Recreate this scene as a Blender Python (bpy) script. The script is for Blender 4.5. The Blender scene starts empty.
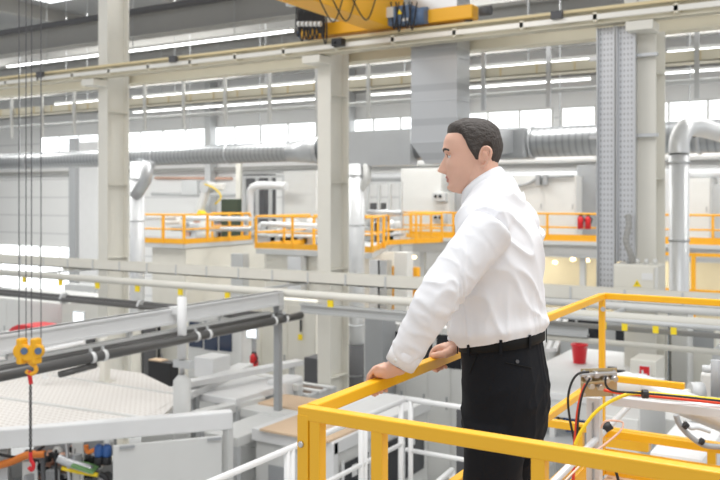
import bpy, math, random
import numpy as np
from mathutils import Vector, Matrix, noise
random.seed(7)
PI = math.pi
SC = bpy.context.scene
COL = SC.collection
# ------------------------------------------------------------------ measuring helpers (camera at 0,0,6 above the hall floor)
F, HY, CZ = 852.0, 198.0, 6.0
AZ = math.radians(31.5)
CA, SA = math.cos(AZ), math.sin(AZ)
def at(px, py, d):
    l = (px-360)/F*d
    return Vector((l*CA - d*SA, d*CA + l*SA, CZ + (HY-py)/F*d))
def PZ(px, py, h):  return at(px, py, F*h/(HY-py))
def xY(px, Y):      return Y*math.tan(math.atan((px-360)/F)-AZ)
def yX(px, X):      return X/math.tan(math.atan((px-360)/F)-AZ)
def dep(X, Y):      return Y*CA - X*SA
def hY(px, py, Y):  return (HY-py)*dep(xY(px, Y), Y)/F
def hX(px, py, X):  return (HY-py)*dep(X, yX(px, X))/F
def PY(px, py, Y):  return Vector((xY(px, Y), Y, CZ+hY(px, py, Y)))
def PX(px, py, X):  return Vector((X, yX(px, X), CZ+hX(px, py, X)))
# ------------------------------------------------------------------ materials
M = {}
def mat(name, col, rough=.5, metal=0., var=.04, vs=3., bump=0., bs=40., emit=0., alpha=None, coat=0., spec=.5, sheen=0.):
    m = bpy.data.materials.new(name); m.use_nodes = True
    nt = m.node_tree; b = nt.nodes['Principled BSDF']
    c = tuple(col)+(1,)
    b.inputs['Base Color'].default_value = c
    b.inputs['Roughness'].default_value = rough
    b.inputs['Metallic'].default_value = metal
    b.inputs['Specular IOR Level'].default_value = spec
    if coat: b.inputs['Coat Weight'].default_value = coat
    if sheen: b.inputs['Sheen Weight'].default_value = sheen
    tc = nt.nodes.new('ShaderNodeTexCoord')
    if var:
        n = nt.nodes.new('ShaderNodeTexNoise'); n.inputs['Scale'].default_value = vs; n.inputs['Detail'].default_value = 3
        r = nt.nodes.new('ShaderNodeMixRGB'); r.inputs['Color1'].default_value = tuple(min(1,v*(1+var)) for v in col)+(1,)
        r.inputs['Color2'].default_value = tuple(v*(1-var) for v in col)+(1,)
        nt.links.new(tc.outputs['Object'], n.inputs['Vector'])
        nt.links.new(n.outputs['Fac'], r.inputs['Fac']); nt.links.new(r.outputs['Color'], b.inputs['Base Color'])
    if bump:
        n2 = nt.nodes.new('ShaderNodeTexNoise'); n2.inputs['Scale'].default_value = bs; n2.inputs['Detail'].default_value = 4
        bp = nt.nodes.new('ShaderNodeBump'); bp.inputs['Strength'].default_value = bump; bp.inputs['Distance'].default_value = .01
        nt.links.new(tc.outputs['Object'], n2.inputs['Vector'])
        nt.links.new(n2.outputs['Fac'], bp.inputs['Height']); nt.links.new(bp.outputs['Normal'], b.inputs['Normal'])
    if emit:
        b.inputs['Emission Color'].default_value = c; b.inputs['Emission Strength'].default_value = emit
    if alpha is not None:
        b.inputs['Alpha'].default_value = alpha
    M[name] = m
    return m
mat('column_paint', (.76,.74,.67), .5)
mat('runway_paint', (.74,.69,.55), .5)
mat('runway_edge', (.72,.60,.36), .5)
mat('cream', (.74,.72,.65), .5)
mat('rail_steel', (.78,.76,.70), .35, .2)
mat('white', (.78,.78,.775), .45)
mat('offwhite', (.69,.69,.67), .5)
mat('lightgrey', (.56,.57,.57), .5)
mat('grey', (.36,.37,.38), .5)
mat('darkgrey', (.085,.085,.09), .55)
mat('pipedark', (.085,.083,.08), .3, 0., spec=.6)
mat('black', (.016,.016,.018), .5)
mat('blackglass', (.02,.022,.028), .12, 0., var=0)
mat('blueglass', (.045,.06,.10), .12, 0., var=0)
mat('galv', (.56,.57,.58), .38, .75, var=.1, vs=1.4)
mat('galvlight', (.74,.75,.76), .42, .45, var=.05, vs=1.)
mat('steel', (.55,.55,.56), .3, .9, var=.06)
mat('brass', (.50,.40,.24), .35, .8)
mat('yellow', (.90,.47,.008), .38, 0., var=.015, vs=2, coat=.15)
mat('orange', (.88,.42,.02), .45)
mat('craneyellow', (.88,.44,.015), .45)
mat('sign_yellow', (.95,.72,.02), .5)
mat('red', (.62,.015,.02), .4)
mat('bucket_red', (.75,.018,.03), .35)
mat('cable_red', (.75,.06,.02), .4)
mat('cable_yellow', (.92,.66,.02), .4)
mat('cable_orange', (.70,.20,.03), .5)
mat('copper', (.80,.50,.38), .35, .3)
mat('blue', (.03,.10,.30), .45)
mat('motor_blue', (.10,.16,.27), .45)
mat('green', (.16,.33,.12), .5)
mat('darkgreen', (.05,.07,.045), .6)
mat('cardboard', (.68,.50,.34), .8, var=.05)
mat('warmwall', (.68,.62,.48), .7)
mat('brown', (.16,.09,.05), .7)
mat('lamp_led', (1,1,1), .4, var=0, emit=4.)
mat('lamp_warm', (1,.75,.4), .4, var=0, emit=5.)
mat('daylight', (.95,.98,1), .4, var=0, emit=1.7)
mat('screen', (.9,.95,1), .4, var=0, emit=1.2)
mat('ceilingmetal', (.30,.305,.31), .6, bump=.2, bs=5)
mat('beamgrey', (.33,.325,.31), .6)
mat('shirt', (.80,.80,.82), .8, var=.01, bump=.12, bs=350, spec=.2)
mat('trousers', (.010,.011,.014), .75, var=.1, bump=.25, bs=300, spec=.15)
mat('leather', (.010,.010,.010), .6, spec=.15)
mat('skin', (.72,.43,.32), .5, var=.10, vs=18, bump=.1, bs=220)
M['skin'].node_tree.nodes['Principled BSDF'].inputs['Subsurface Weight'].default_value = .12
M['skin'].node_tree.nodes['Principled BSDF'].inputs['Subsurface Radius'].default_value = (.02,.008,.004)
M['skin'].node_tree.nodes['Principled BSDF'].inputs['Subsurface Scale'].default_value = .4
mat('lips', (.52,.20,.16), .45, var=.05, vs=60)
mat('stubble', (.50,.30,.225), .6, var=.16, vs=90, bump=.1, bs=300)
mat('hair', (.048,.038,.032), .65, var=.5, vs=90, bump=.6, bs=180)
mat('eyewhite', (.75,.72,.70), .2, var=0)
mat('iris', (.06,.05,.04), .15, var=0)
def patterned(name, base, dark, sx, sy, thr, rough=.4, metal=.4, axes='XZ'):
    """sheet with rows of punched slots"""
    m = bpy.data.materials.new(name); m.use_nodes = True; nt = m.node_tree; b = nt.nodes['Principled BSDF']
    b.inputs['Roughness'].default_value = rough; b.inputs['Metallic'].default_value = metal
    tc = nt.nodes.new('ShaderNodeTexCoord'); sp = nt.nodes.new('ShaderNodeSeparateXYZ'); nt.links.new(tc.outputs['Object'], sp.inputs[0])
    def wave(axis, sc):
        k = nt.nodes.new('ShaderNodeMath'); k.operation = 'MULTIPLY'; k.inputs[1].default_value = sc; nt.links.new(sp.outputs[axis], k.inputs[0])
        s = nt.nodes.new('ShaderNodeMath'); s.operation = 'SINE'; nt.links.new(k.outputs[0], s.inputs[0]); return s
    a, c = wave(axes[0], sx), wave(axes[1], sy)
    mn = nt.nodes.new('ShaderNodeMath'); mn.operation = 'MINIMUM'; nt.links.new(a.outputs[0], mn.inputs[0]); nt.links.new(c.outputs[0], mn.inputs[1])
    g = nt.nodes.new('ShaderNodeMath'); g.operation = 'GREATER_THAN'; g.inputs[1].default_value = thr; nt.links.new(mn.outputs[0], g.inputs[0])
    r = nt.nodes.new('ShaderNodeMixRGB'); r.inputs['Color1'].default_value = tuple(base)+(1,); r.inputs['Color2'].default_value = tuple(dark)+(1,)
    nt.links.new(g.outputs[0], r.inputs['Fac']); nt.links.new(r.outputs['Color'], b.inputs['Base Color'])
    M[name] = m
patterned('punched', (.62,.63,.65), (.38,.38,.39), 2*PI/.056, 2*PI/.085, .25, axes='XZ')
patterned('perforated_roof', (.80,.77,.73), (.62,.57,.52), 2*PI/.10, 2*PI/.10, -.05, .6, 0., axes='XY')
patterned('floor_sheet', (.60,.48,.38), (.36,.26,.19), 2*PI/.06, 2*PI/.06, .1, .5, .1, axes='XY')
def striped(name, base, dark, per, axis, thr=.9, rough=.5, metal=0.):
    m = bpy.data.materials.new(name); m.use_nodes = True; nt = m.node_tree; b = nt.nodes['Principled BSDF']
    b.inputs['Roughness'].default_value = rough; b.inputs['Metallic'].default_value = metal
    tc = nt.nodes.new('ShaderNodeTexCoord'); sp = nt.nodes.new('ShaderNodeSeparateXYZ'); nt.links.new(tc.outputs['Object'], sp.inputs[0])
    k = nt.nodes.new('ShaderNodeMath'); k.operation = 'MULTIPLY'; k.inputs[1].default_value = 2*PI/per; nt.links.new(sp.outputs[axis], k.inputs[0])
    s = nt.nodes.new('ShaderNodeMath'); s.operation = 'SINE'; nt.links.new(k.outputs[0], s.inputs[0])
    g = nt.nodes.new('ShaderNodeMath'); g.operation = 'GREATER_THAN'; g.inputs[1].default_value = thr; nt.links.new(s.outputs[0], g.inputs[0])
    r = nt.nodes.new('ShaderNodeMixRGB'); r.inputs['Color1'].default_value = tuple(base)+(1,); r.inputs['Color2'].default_value = tuple(dark)+(1,)
    nt.links.new(g.outputs[0], r.inputs['Fac']); nt.links.new(r.outputs['Color'], b.inputs['Base Color'])
    M[name] = m
striped('wall_panel', (.80,.80,.79), (.62,.62,.62), 1.15, 'Z', .97)
striped('spiral_duct', (.42,.43,.44), (.31,.32,.33), .16, 'X', .55, .35, .7)
striped('tall_duct', (.52,.53,.54), (.44,.45,.46), .62, 'Z', .8, .35, .6)
# ------------------------------------------------------------------ mesh builder
class MB:
    def __init__(s): s.v = []; s.f = []
    def add(s, vs, fs):
        n = len(s.v); s.v += [Vector(v) for v in vs]; s.f += [tuple(i+n for i in f) for f in fs]; return s
    def box(s, x0, y0, z0, x1, y1, z1):
        x0,x1 = min(x0,x1),max(x0,x1); y0,y1 = min(y0,y1),max(y0,y1); z0,z1 = min(z0,z1),max(z0,z1)
        return s.add([(x0,y0,z0),(x1,y0,z0),(x1,y1,z0),(x0,y1,z0),(x0,y0,z1),(x1,y0,z1),(x1,y1,z1),(x0,y1,z1)],
                     [(0,3,2,1),(4,5,6,7),(0,1,5,4),(1,2,6,5),(2,3,7,6),(3,0,4,7)])
    def bar(s, p0, p1, w, h, up=(0,0,1)):
        p0, p1 = Vector(p0), Vector(p1); d = (p1-p0).normalized(); up = Vector(up)
        if abs(d.dot(up)) > .98: up = Vector((1,0,0))
        a = d.cross(up).normalized(); b = a.cross(d).normalized()
        vs = [p+a*i*w/2+b*j*h/2 for p in (p0,p1) for i,j in ((-1,-1),(1,-1),(1,1),(-1,1))]
        return s.add(vs, [(0,1,2,3),(7,6,5,4),(0,4,5,1),(1,5,6,2),(2,6,7,3),(3,7,4,0)])
    def prism(s, pts, z0, z1):
        n = len(pts); vs = [(p[0],p[1],z0) for p in pts]+[(p[0],p[1],z1) for p in pts]
        return s.add(vs, [tuple(range(n-1,-1,-1)), tuple(range(n,2*n))]+[(i,(i+1)%n,n+(i+1)%n,n+i) for i in range(n)])
    def extr(s, pts, vec):
        n = len(pts); vec = Vector(vec); vs = [Vector(p) for p in pts]+[Vector(p)+vec for p in pts]
        return s.add(vs, [tuple(range(n-1,-1,-1)), tuple(range(n,2*n))]+[(i,(i+1)%n,n+(i+1)%n,n+i) for i in range(n)])
    def tube(s, pts, r, n=10, caps=True, up=None):
        pts = [Vector(p) for p in pts]; k = len(pts); rs = r if hasattr(r,'__len__') else [r]*k
        vs = []; prev = None
        for i,p in enumerate(pts):
            d = (pts[min(i+1,k-1)]-pts[max(i-1,0)]).normalized()
            if prev is None:
                a = d.cross(Vector((0,0,1)) if abs(d.z) < .95 else Vector((1,0,0))).normalized()
            else:
                a = (prev - d*prev.dot(d)).normalized()
            prev = a; b = d.cross(a)
            for j in range(n):
                t = 2*PI*j/n; vs.append(p+(a*math.cos(t)+b*math.sin(t))*rs[i])
        fs = [(i*n+j, i*n+(j+1)%n, (i+1)*n+(j+1)%n, (i+1)*n+j) for i in range(k-1) for j in range(n)]
        if caps: fs += [tuple(range(n-1,-1,-1)), tuple(range((k-1)*n, k*n))]
        return s.add(vs, fs)
    def lathe(s, prof, c, n=24, axis='Z'):
        vs = []
        for r,z in prof:
            for j in range(n):
                t = 2*PI*j/n; q = (r*math.cos(t), r*math.sin(t), z)
                if axis == 'X': q = (z, q[0], q[1])
                if axis == 'Y': q = (q[0], z, q[1])
                vs.append(Vector(c)+Vector(q))
        k = len(prof)
        fs = [(i*n+j, i*n+(j+1)%n, (i+1)*n+(j+1)%n, (i+1)*n+j) for i in range(k-1) for j in range(n)]
        fs += [tuple(range(n-1,-1,-1)), tuple(range((k-1)*n, k*n))]
        return s.add(vs, fs)
    def build(s, name, m, parent=None, smooth=False, bevel=0., loc=None):
        me = bpy.data.meshes.new(name)
        if parent is not None: o0 = wloc(parent)
        elif loc is not None: o0 = Vector(loc)
        else:
            lo = [min(v[i] for v in s.v) for i in range(3)]; hi = [max(v[i] for v in s.v) for i in range(3)]
            o0 = Vector(((lo[0]+hi[0])/2,(lo[1]+hi[1])/2,lo[2]))
        me.from_pydata([v-o0 for v in s.v], [], s.f)
        me.materials.append(M[m]); me.update()
        import bmesh
        bm = bmesh.new(); bm.from_mesh(me); bmesh.ops.recalc_face_normals(bm, faces=bm.faces); bm.to_mesh(me); bm.free()
        if smooth:
            for p in me.polygons: p.use_smooth = len(p.vertices) == 4
        o = bpy.data.objects.new(name, me); COL.objects.link(o)
        if parent is not None: o.parent = parent
        else: o.location = o0
        if bevel:
            b = o.modifiers.new('bevel','BEVEL'); b.width = bevel; b.segments = 2; b.limit_method = 'ANGLE'
        return o
def wloc(o):
    p = Vector((0,0,0))
    while o is not None: p = p+o.location; o = o.parent
    return p
def tag(o, label, cat, group=None, kind=None):
    o['label'] = label; o['category'] = cat
    if group: o['group'] = group
    if kind: o['kind'] = kind
    return o
def struct(o): o['kind'] = 'structure'; return o
def thing(name, loc, label, cat, group=None):
    o = bpy.data.objects.new(name, None); COL.objects.link(o); o.location = loc; o.empty_display_size = .1
    return tag(o, label, cat, group)
def bez(pts, n=8):
    """smooth polyline through points"""
    pts = [Vector(p) for p in pts]; out = []
    for i in range(len(pts)-1):
        p0 = pts[max(i-1,0)]; p1 = pts[i]; p2 = pts[i+1]; p3 = pts[min(i+2,len(pts)-1)]
        for k in range(n):
            t = k/n
            out.append(.5*((2*p1)+(p2-p0)*t+(2*p0-5*p1+4*p2-p3)*t*t+(3*p1-p0-3*p2+p3)*t**3))
    return out+[pts[-1]]
def copy_tree(o, parent=None):
    c = o.copy(); COL.objects.link(c); c.parent = parent
    for ch in list(o.children): copy_tree(ch, c)
    return c
# ================================================================== camera, light
cam = bpy.data.cameras.new('camera'); camo = bpy.data.objects.new('camera', cam); COL.objects.link(camo)
camo.location = (0,0,CZ); camo.rotation_euler = (PI/2, 0, AZ)
cam.lens = F/720*36; cam.sensor_width = 36; cam.shift_y = -(240-HY)/720
cam.clip_end = 200
cam.dof.use_dof = True; cam.dof.focus_distance = 2.75; cam.dof.aperture_fstop = 5.0
SC.camera = camo
w = bpy.data.worlds.new('world'); SC.world = w; w.use_nodes = True
w.node_tree.nodes['Background'].inputs[0].default_value = (.97,.985,1,1)
w.node_tree.nodes['Background'].inputs[1].default_value = .72
SC.view_settings.view_transform = 'Standard'; SC.view_settings.look = 'None'; SC.view_settings.gamma = 1
SC.view_settings.exposure = .12
def area(name, loc, rot, sx, sy, power, col=(1,1,1)):
    l = bpy.data.lights.new(name,'AREA'); l.shape = 'RECTANGLE'; l.size = sx; l.size_y = sy; l.energy = power; l.color = col
    o = bpy.data.objects.new(name,l); COL.objects.link(o); o.location = loc; o.rotation_euler = rot; return o
for i,(x,y) in enumerate(((-34,19),(-22,19),(-10,19),(2,19),(-43,29),(-30,29),(-16,29),(-4,29))):
    area('hall_fill', (x,y,12.0), (0,0,0), 9, 3, 680, (1,.99,.96))  # added fill under the roof, without fixtures; the far left one brightens the back wall
area('hall_fill', (0,3.5,11), (0,0,0), 5, 5, 420)  # two added overhead fills for the near area, no lamps hang here
area('hall_fill', (-9,6,11.5), (0,0,0), 5, 5, 420)
# ================================================================== the hall
struct(MB().box(-60,-6,-.2, 14,36.3,0).build('floor', 'lightgrey'))
M['lightgrey_floor'] = M['lightgrey']
struct(MB().box(-60,36,0, 14,36.3,12.9).build('wall_back', 'wall_panel'))
struct(MB().box(-60.3,-6,0, -60,36.3,12.9).build('wall_left', 'wall_panel'))
struct(MB().box(-60,15,12.9, 14,36.3,13.1).build('ceiling', 'ceilingmetal'))
# daylight bands on the back wall (clerestory) and the bay window
def window(n, x0, x1, z0, z1, npan, m='daylight'):
    o = MB().box(x0,35.93,z0,x1,35.99,z1).build('window_%d' % n, m); struct(o)
    f = MB(); y0, y1 = 35.86, 35.95
    f.box(x0-.08,y0,z0-.08,x1+.08,y1,z0); f.box(x0-.08,y0,z1,x1+.08,y1,z1+.08)
    for i in range(npan+1):
        x = x0+(x1-x0)*i/npan; f.box(x-.05,y0,z0,x+.05,y1,z1)
    f.build('frame', 'offwhite', o)
z_cl = CZ+3.35
window(1, -46, -24.6, z_cl-.55, z_cl+.5, 12)
window(2, -24.2, -12.2, z_cl-.55, z_cl+.5, 8)
window(3, -11.8, 6, z_cl-.55, z_cl+.5, 12)
window(4, -52, -42.2, .1, 2.9, 5)
k = 4
# horizontal wall rails
for z in (CZ+1.5, CZ+5.2):
    struct(MB().box(-60,35.7,z,14,36,z+.18).build('trim_%d' % k, 'beamgrey')); k += 1
# wall posts
for x in (-31.5,-22.5,-16.4,-8.6,-1.5):
    struct(MB().box(x-.2,35.4,0,x+.2,35.95,12.9).build('trim_%d' % k, 'lightgrey')); k += 1
# roof beams parallel to the runway
def ibeam_x(mb, x0, x1, y, z0, z1, w, t=.03):
    mb.box(x0,y-w/2,z0,x1,y+w/2,z0+t); mb.box(x0,y-w/2,z1-t,x1,y+w/2,z1); mb.box(x0,y-t/2,z0,x1,y+t/2,z1)
for (y,h0,h1,wd) in ((17.2,4.5,5.2,.5),(21.5,5.2,6.0,.4),(26,5.4,6.2,.4),(31,5.6,6.4,.4)):
    mb = MB(); ibeam_x(mb, -50, 10, y, CZ+h0, CZ+h1, wd)
    struct(mb.build('trim_%d' % k, 'beamgrey')); k += 1
for x in range(-44, 8, 6):
    struct(MB().box(x-.12,15,12.45,x+.12,36,12.9).build('trim_%d' % k, 'beamgrey')); k += 1
# roof windows
k = 5
for y in (18.8, 23.6, 28.6):
    for x in range(-43, 6, 6):
        struct(MB().box(x,y,12.86,x+4.0,y+1.1,12.895).build('window_%d' % k, 'daylight')); k += 1
# LED strips hanging parallel to the runway
def led(Y, h, x0, x1, label):
    t = thing('strip_light', ((x0+x1)/2, Y, CZ+h), label, 'light', None)
    MB().box(x0,Y-.06,CZ+h,x1,Y+.06,CZ+h+.03).build('tube', 'lamp_led', t)
    MB().box(x0,Y-.08,CZ+h+.03,x1,Y+.08,CZ+h+.10).build('housing', 'offwhite', t)
    n = max(2, int((x1-x0)/3))
    for i in range(n):
        x = x0+(i+.5)*(x1-x0)/n; MB().tube([(x,Y,CZ+h+.1),(x,Y,12.9)], .012, 6).build('suspension_wire', 'grey', t)
led(17.0, 4.1, xY(8,17.0), xY(292,17.0), 'long glowing strip light under the roof beam, highest at the top left')
led(19.0, 3.1, xY(56,19.0), xY(98,19.0), 'short glowing strip light just left of the first column')
led(19.0, 3.1, xY(134,19.0), xY(316,19.0), 'glowing strip light hanging between the first and second columns')
led(19.0, 3.1, xY(350,19.0), xY(598,19.0), 'glowing strip light passing behind the tall square duct')
led(19.0, 3.1, xY(668,19.0), xY(760,19.0), 'glowing strip light right of the third column')
led(25.0, 3.5, xY(134,25.0), xY(316,25.0), 'farther lower strip light between the first and second columns')
led(25.0, 3.5, xY(372,25.0), xY(590,25.0), 'farther lower strip light behind the square duct')
led(25.0, 3.5, xY(664,25.0), xY(760,25.0), 'farther lower strip light right of the third column')
led(18.0, 5.6, xY(480,18.0), xY(560,18.0), 'roof strip light above the crane end carriage')
o = MB().tube([(-40,16.2,CZ+4.95),(-8,16.2,CZ+4.95)], .09, 10).build('roof_pipe', 'darkgrey', smooth=True)
tag(o, 'dark pipe running under the roof at the top left corner', 'pipe')
# ------------------------------------------------------------------ crane columns
YC = 13.7
def hcolumn(x, z1, label, group=None):
    t = thing('steel_column', (x,YC+.33,0), label, 'column', group)
    MB().box(x-.15,YC,0,x+.15,YC+.03,z1).box(x-.15,YC+.64,0,x+.15,YC+.67,z1).box(x-.012,YC+.03,0,x+.012,YC+.64,z1).build('shaft', 'column_paint', t)
    MB().box(x-.3,YC-.15,0,x+.3,YC+.8,.04).build('base_plate', 'column_paint', t)
    s_ = MB()
    for z in (2.5,4.6,6.3,8.0): s_.box(x-.14,YC+.03,z,x+.14,YC+.64,z+.015)
    s_.build('stiffener', 'column_paint', t)
    return t
XC = [YC*-1.1225, YC*-.6725, YC*-.2298]
RZ0, RZ1 = CZ+2.72, CZ+2.97      # runway beam
tc1 = hcolumn(XC[0], 12.9, 'cream steel column nearest the left edge, beside the hanging ropes')
tc2 = hcolumn(XC[1], 12.9, 'cream steel column below the yellow crane, behind the gantry beams')
tc3 = hcolumn(XC[2], RZ0-.02, 'cream steel column right of the man, with the electrical box on it')
for t,x in zip((tc1,tc2,tc3),XC):
    MB().box(x-.2,YC-.45,RZ0-.16,x+.2,YC+.0,RZ0-.02).build('bracket', 'column_paint', t)
yy = YC+.72
x = XC[2]-.3
t = thing('roof_column', (x,YC+.9,0), 'roof column rising above the runway behind the punched cable trays', 'column')
MB().box(x-.22,yy,0,x+.22,yy+.02,12.9).box(x-.22,yy+.5,0,x+.22,yy+.52,12.9).box(x-.01,yy,0,x+.01,yy+.5,12.9).build('shaft', 'column_paint', t)
MB().box(x-.3,yy-.0,0,x+.3,yy+.6,.04).build('base_plate', 'column_paint', t)
# back row posts
for (px,Y,wd,m,lab) in ((72,25,.42,'grey','dark grey post standing left of the first column in front of the back wall'),
                  (238,33,.3,'cream','cream post behind the robot on the raised platform'),
                  (88,27,1.3,'white','wide white wall post just left of the first column')):
    x = xY(px,Y); o = MB().box(x-wd/2,Y,0,x+wd/2,Y+wd/2,CZ+2.6).build('hall_post', m); tag(o, lab, 'column')
# ------------------------------------------------------------------ runway girder
t = thing('crane_runway', (-8,13.45,RZ0), 'long cream crane runway girder crossing the whole top', 'crane runway')
mb = MB(); ibeam_x(mb, -30, 6, 13.42, RZ0, RZ1, .26, .035)
mb.build('girder', 'runway_paint', t)
MB().box(-30,13.38,RZ1,6,13.46,RZ1+.04).build('crane_rail', 'rail_steel', t)
MB().box(-30,13.26,RZ1-.035,6,13.29,RZ1+.012).build('top_edge', 'runway_edge', t)
c = MB(); c.box(-30,13.17,RZ0+.05,6,13.22,RZ0+.13); c.build('conductor_bar', 'rail_steel', t)
for i in range(30):
    xx = -29+i*1.2; MB().box(xx-.03,13.17,RZ0+.02,xx+.03,13.4,RZ0+.16).build('bar_holder', 'runway_paint', t)
for px in (42,175,558):
    xx = xY(px,13.2); MB().box(xx-.09,13.1,RZ0+.12,xx+.09,13.2,RZ0+.24).build('end_stop_sensor', 'darkgrey', t)
o = tag(MB().box(-30,14.5,CZ+2.72,6,14.62,CZ+2.96).box(-30,14.4,CZ+2.94,6,14.72,CZ+2.97).box(-30,14.4,CZ+2.71,6,14.72,CZ+2.74).build('longitudinal_beam','runway_paint'),
        'cream horizontal steel beam just behind and below the crane runway', 'beam')
# cable tray with rods
t = thing('overhead_cable_tray', (-10,16,CZ+2.4), 'cream overhead cable tray hung on white rods across the hall', 'cable tray')
mb = MB().box(-26,15.95,CZ+2.42,4,15.97,CZ+2.62).box(-26,16.35,CZ+2.42,4,16.37,CZ+2.62).box(-26,15.95,CZ+2.42,4,16.37,CZ+2.435)
mb.build('tray', 'runway_paint', t)
for i in range(40): MB().box(-26+i*.75,15.93,CZ+2.43,-26+i*.75+.03,15.95,CZ+2.62).build('joint', 'runway_edge', t)
for i in range(15):
    xx = 16.0*(-1.354+i*.0843)
    MB().box(xx-.04,15.86,CZ+1.75,xx+.04,15.92,CZ+3.25).build('hanger_rod', 'offwhite' if i < 10 else 'galv', t)
MB().box(-26,15.9,CZ+3.2,4,16.1,CZ+3.3).build('top_channel', 'grey', t)
o = tag(MB().tube([(-30,17,CZ+2.2),(5,17,CZ+2.2)], .05, 8).build('conduit','lightgrey',smooth=True), 'thin grey conduit running below the overhead cable tray', 'pipe')
for (Y,h,r,m,lab) in ((33,1.55,.16,'white','upper white pipe along the back wall just under the big duct'),(33,.9,.2,'galvlight','lower pale pipe along the back wall below the white pipe')):
    o = tag(MB().tube([(-20,Y,CZ+h),(6,Y,CZ+h)], r, 10).build('wall_pipe',m,smooth=True), lab, 'pipe')
# ------------------------------------------------------------------ ventilation
YD = 20.0; HD = CZ+1.36
t = thing('ventilation_duct', (-14,YD,HD-.36), 'long horizontal spiral ventilation duct running behind the columns', 'duct')
xs = xY(322,YD); xq = xY(290,YD)
MB().tube([(-34,YD,HD-.02),(xq,YD,HD-.02)], .29, 20).build('narrow_section','spiral_duct',t,smooth=True)
MB().tube([(xq,YD,HD-.02),(xs,YD,HD)], [.29,.40], 20).build('transition','galv',t,smooth=True)
MB().tube([(xs,YD,HD),(5,YD,HD)], .37, 20).build('wide_section','spiral_duct',t,smooth=True)
for px in (318,500,533,652,700):
    xx = xY(px,YD); MB().tube([(xx-.04,YD,HD),(xx+.04,YD,HD)], .40, 20).build('flange','galv',t,smooth=True)
for px in (30,156,230):
    xx = xY(px,YD); MB().tube([(xx-.03,YD,HD-.02),(xx+.03,YD,HD-.02)], .31, 20).build('flange','galv',t,smooth=True)
x0 = xY(496,YD); x1 = xY(531,YD)
MB().box(x0,YD-.42,HD-.4,x1,YD+.4,HD+.36).build('damper_box','grey',t,bevel=.06)
xx = xY(697,YD); MB().tube([(xx,YD-.36,HD+.05),(xx,YD-.42,HD+.05)], .10, 14).build('inspection_port','darkgrey',t,smooth=True)
xx = xY(120,YD)
sr = thing('duct_hanger', (xx,YD,HD), 'thin steel hangers holding the spiral duct from the roof', 'hanger')
mb = MB()
for px in (20,100,190,260,330,560,690): mb.tube([(xY(px,YD),YD,HD+.3),(xY(px,YD),YD,12.9)], .015, 6)
mb.build('hanger_wire','grey',sr)
# tall square duct
ya = 13.78; xa, xb = xY(411,ya), xY(457,ya)
t = thing('square_duct', ((xa+xb)/2,ya+.3,CZ+.6), 'tall square galvanised duct dropping into the horizontal duct', 'duct')
MB().box(xa,ya,CZ+1.0,xb,ya+.55,12.9).build('shaft','tall_duct',t)
z_ = CZ+1.0; zb2 = CZ+.62
MB().add([(xa,ya,z_),(xb,ya,z_),(xb,ya+.55,z_),(xa,ya+.55,z_),(xa+.25,ya+.08,zb2),(xb,ya+.08,zb2),(xb,ya+.5,zb2),(xa+.25,ya+.5,zb2)],
         [(0,1,2,3),(7,6,5,4),(0,4,5,1),(1,5,6,2),(2,6,7,3),(3,7,4,0)]).build('boot','tall_duct',t)
ye = YD-.42
MB().add([(xa+.2,ya+.55,CZ+.7),(xb-.05,ya+.55,CZ+.7),(xb-.05,ya+.55,CZ+1.25),(xa+.2,ya+.55,CZ+1.25),(xa-1.4,ye,CZ+1.1),(xb-1.2,ye,CZ+1.1),(xb-1.2,ye,CZ+1.65),(xa-1.4,ye,CZ+1.65)],
         [(0,1,2,3),(7,6,5,4),(0,4,5,1),(1,5,6,2),(2,6,7,3),(3,7,4,0)]).build('connecting_duct','galv',t)
for z in (CZ+1.0,CZ+1.75,CZ+2.5): MB().box(xa-.012,ya-.012,z,xb+.012,ya+.56,z+.025).build('flange','galv',t)
mb = MB().box(xY(350,19.6),19.5,HD-.5,xY(412,19.6),19.9,HD+.44); 
o = tag(mb.build('duct_box','galv'), 'square grey duct box between the second column and the tall duct', 'duct')
# round drop pipes
def drop(px, Y, r, ztop, zbot, label, darkfrom=None, m='galvlight'):
    x = xY(px,Y); t = thing('drop_pipe', (x,Y,zbot), label, 'pipe')
    zz = darkfrom if darkfrom else zbot
    MB().tube([(x,Y,zz),(x,Y,ztop)], r, 18).build('pipe',m,t,smooth=True)
    if darkfrom: MB().tube([(x,Y,zbot),(x,Y,darkfrom)], r+.015, 18).build('insulated_foot','darkgrey',t,smooth=True)
    z = zbot+1.2
    while z < ztop-.1:
        MB().tube([(x,Y,z),(x,Y,z+.04)], r+.015, 18).build('joint_band','galv',t,smooth=True); z += 1.35
    return t, x
t,x = drop(679,15.5,.165,CZ+.75,0,'pale vertical pipe with elbow, right of the third column')
MB().tube(bez([(x,15.5,CZ+.75),(x,15.58,CZ+1.02),(x+.05,15.95,CZ+1.25),(x+.1,17.3,CZ+1.33),(x+.1,19.8,CZ+1.36)],6), .175, 18).build('elbow','galvlight',t,smooth=True)
t,x = drop(356,19.6,.235,HD-.45,0,'pale vertical pipe with dark foot, right of the second column',darkfrom=CZ-hY(356,0,19.6)*0-3.95)
MB().tube([(x+.1,19.6,CZ+.2),(x+.35,19.6,CZ+.5),(x+.35,19.6,HD-.45)], .12, 14).build('branch','offwhite',t,smooth=True)
t,x = drop(137.5,19.6,.23,HD-.2,0,'pale vertical pipe directly right of the first column')
MB().tube([(x+.02,19.5,CZ+.05),(x+.45,19.5,CZ+.55),(x+.6,19.5,HD-.2)], .20, 18).build('branch','galv',t,smooth=True)
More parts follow.
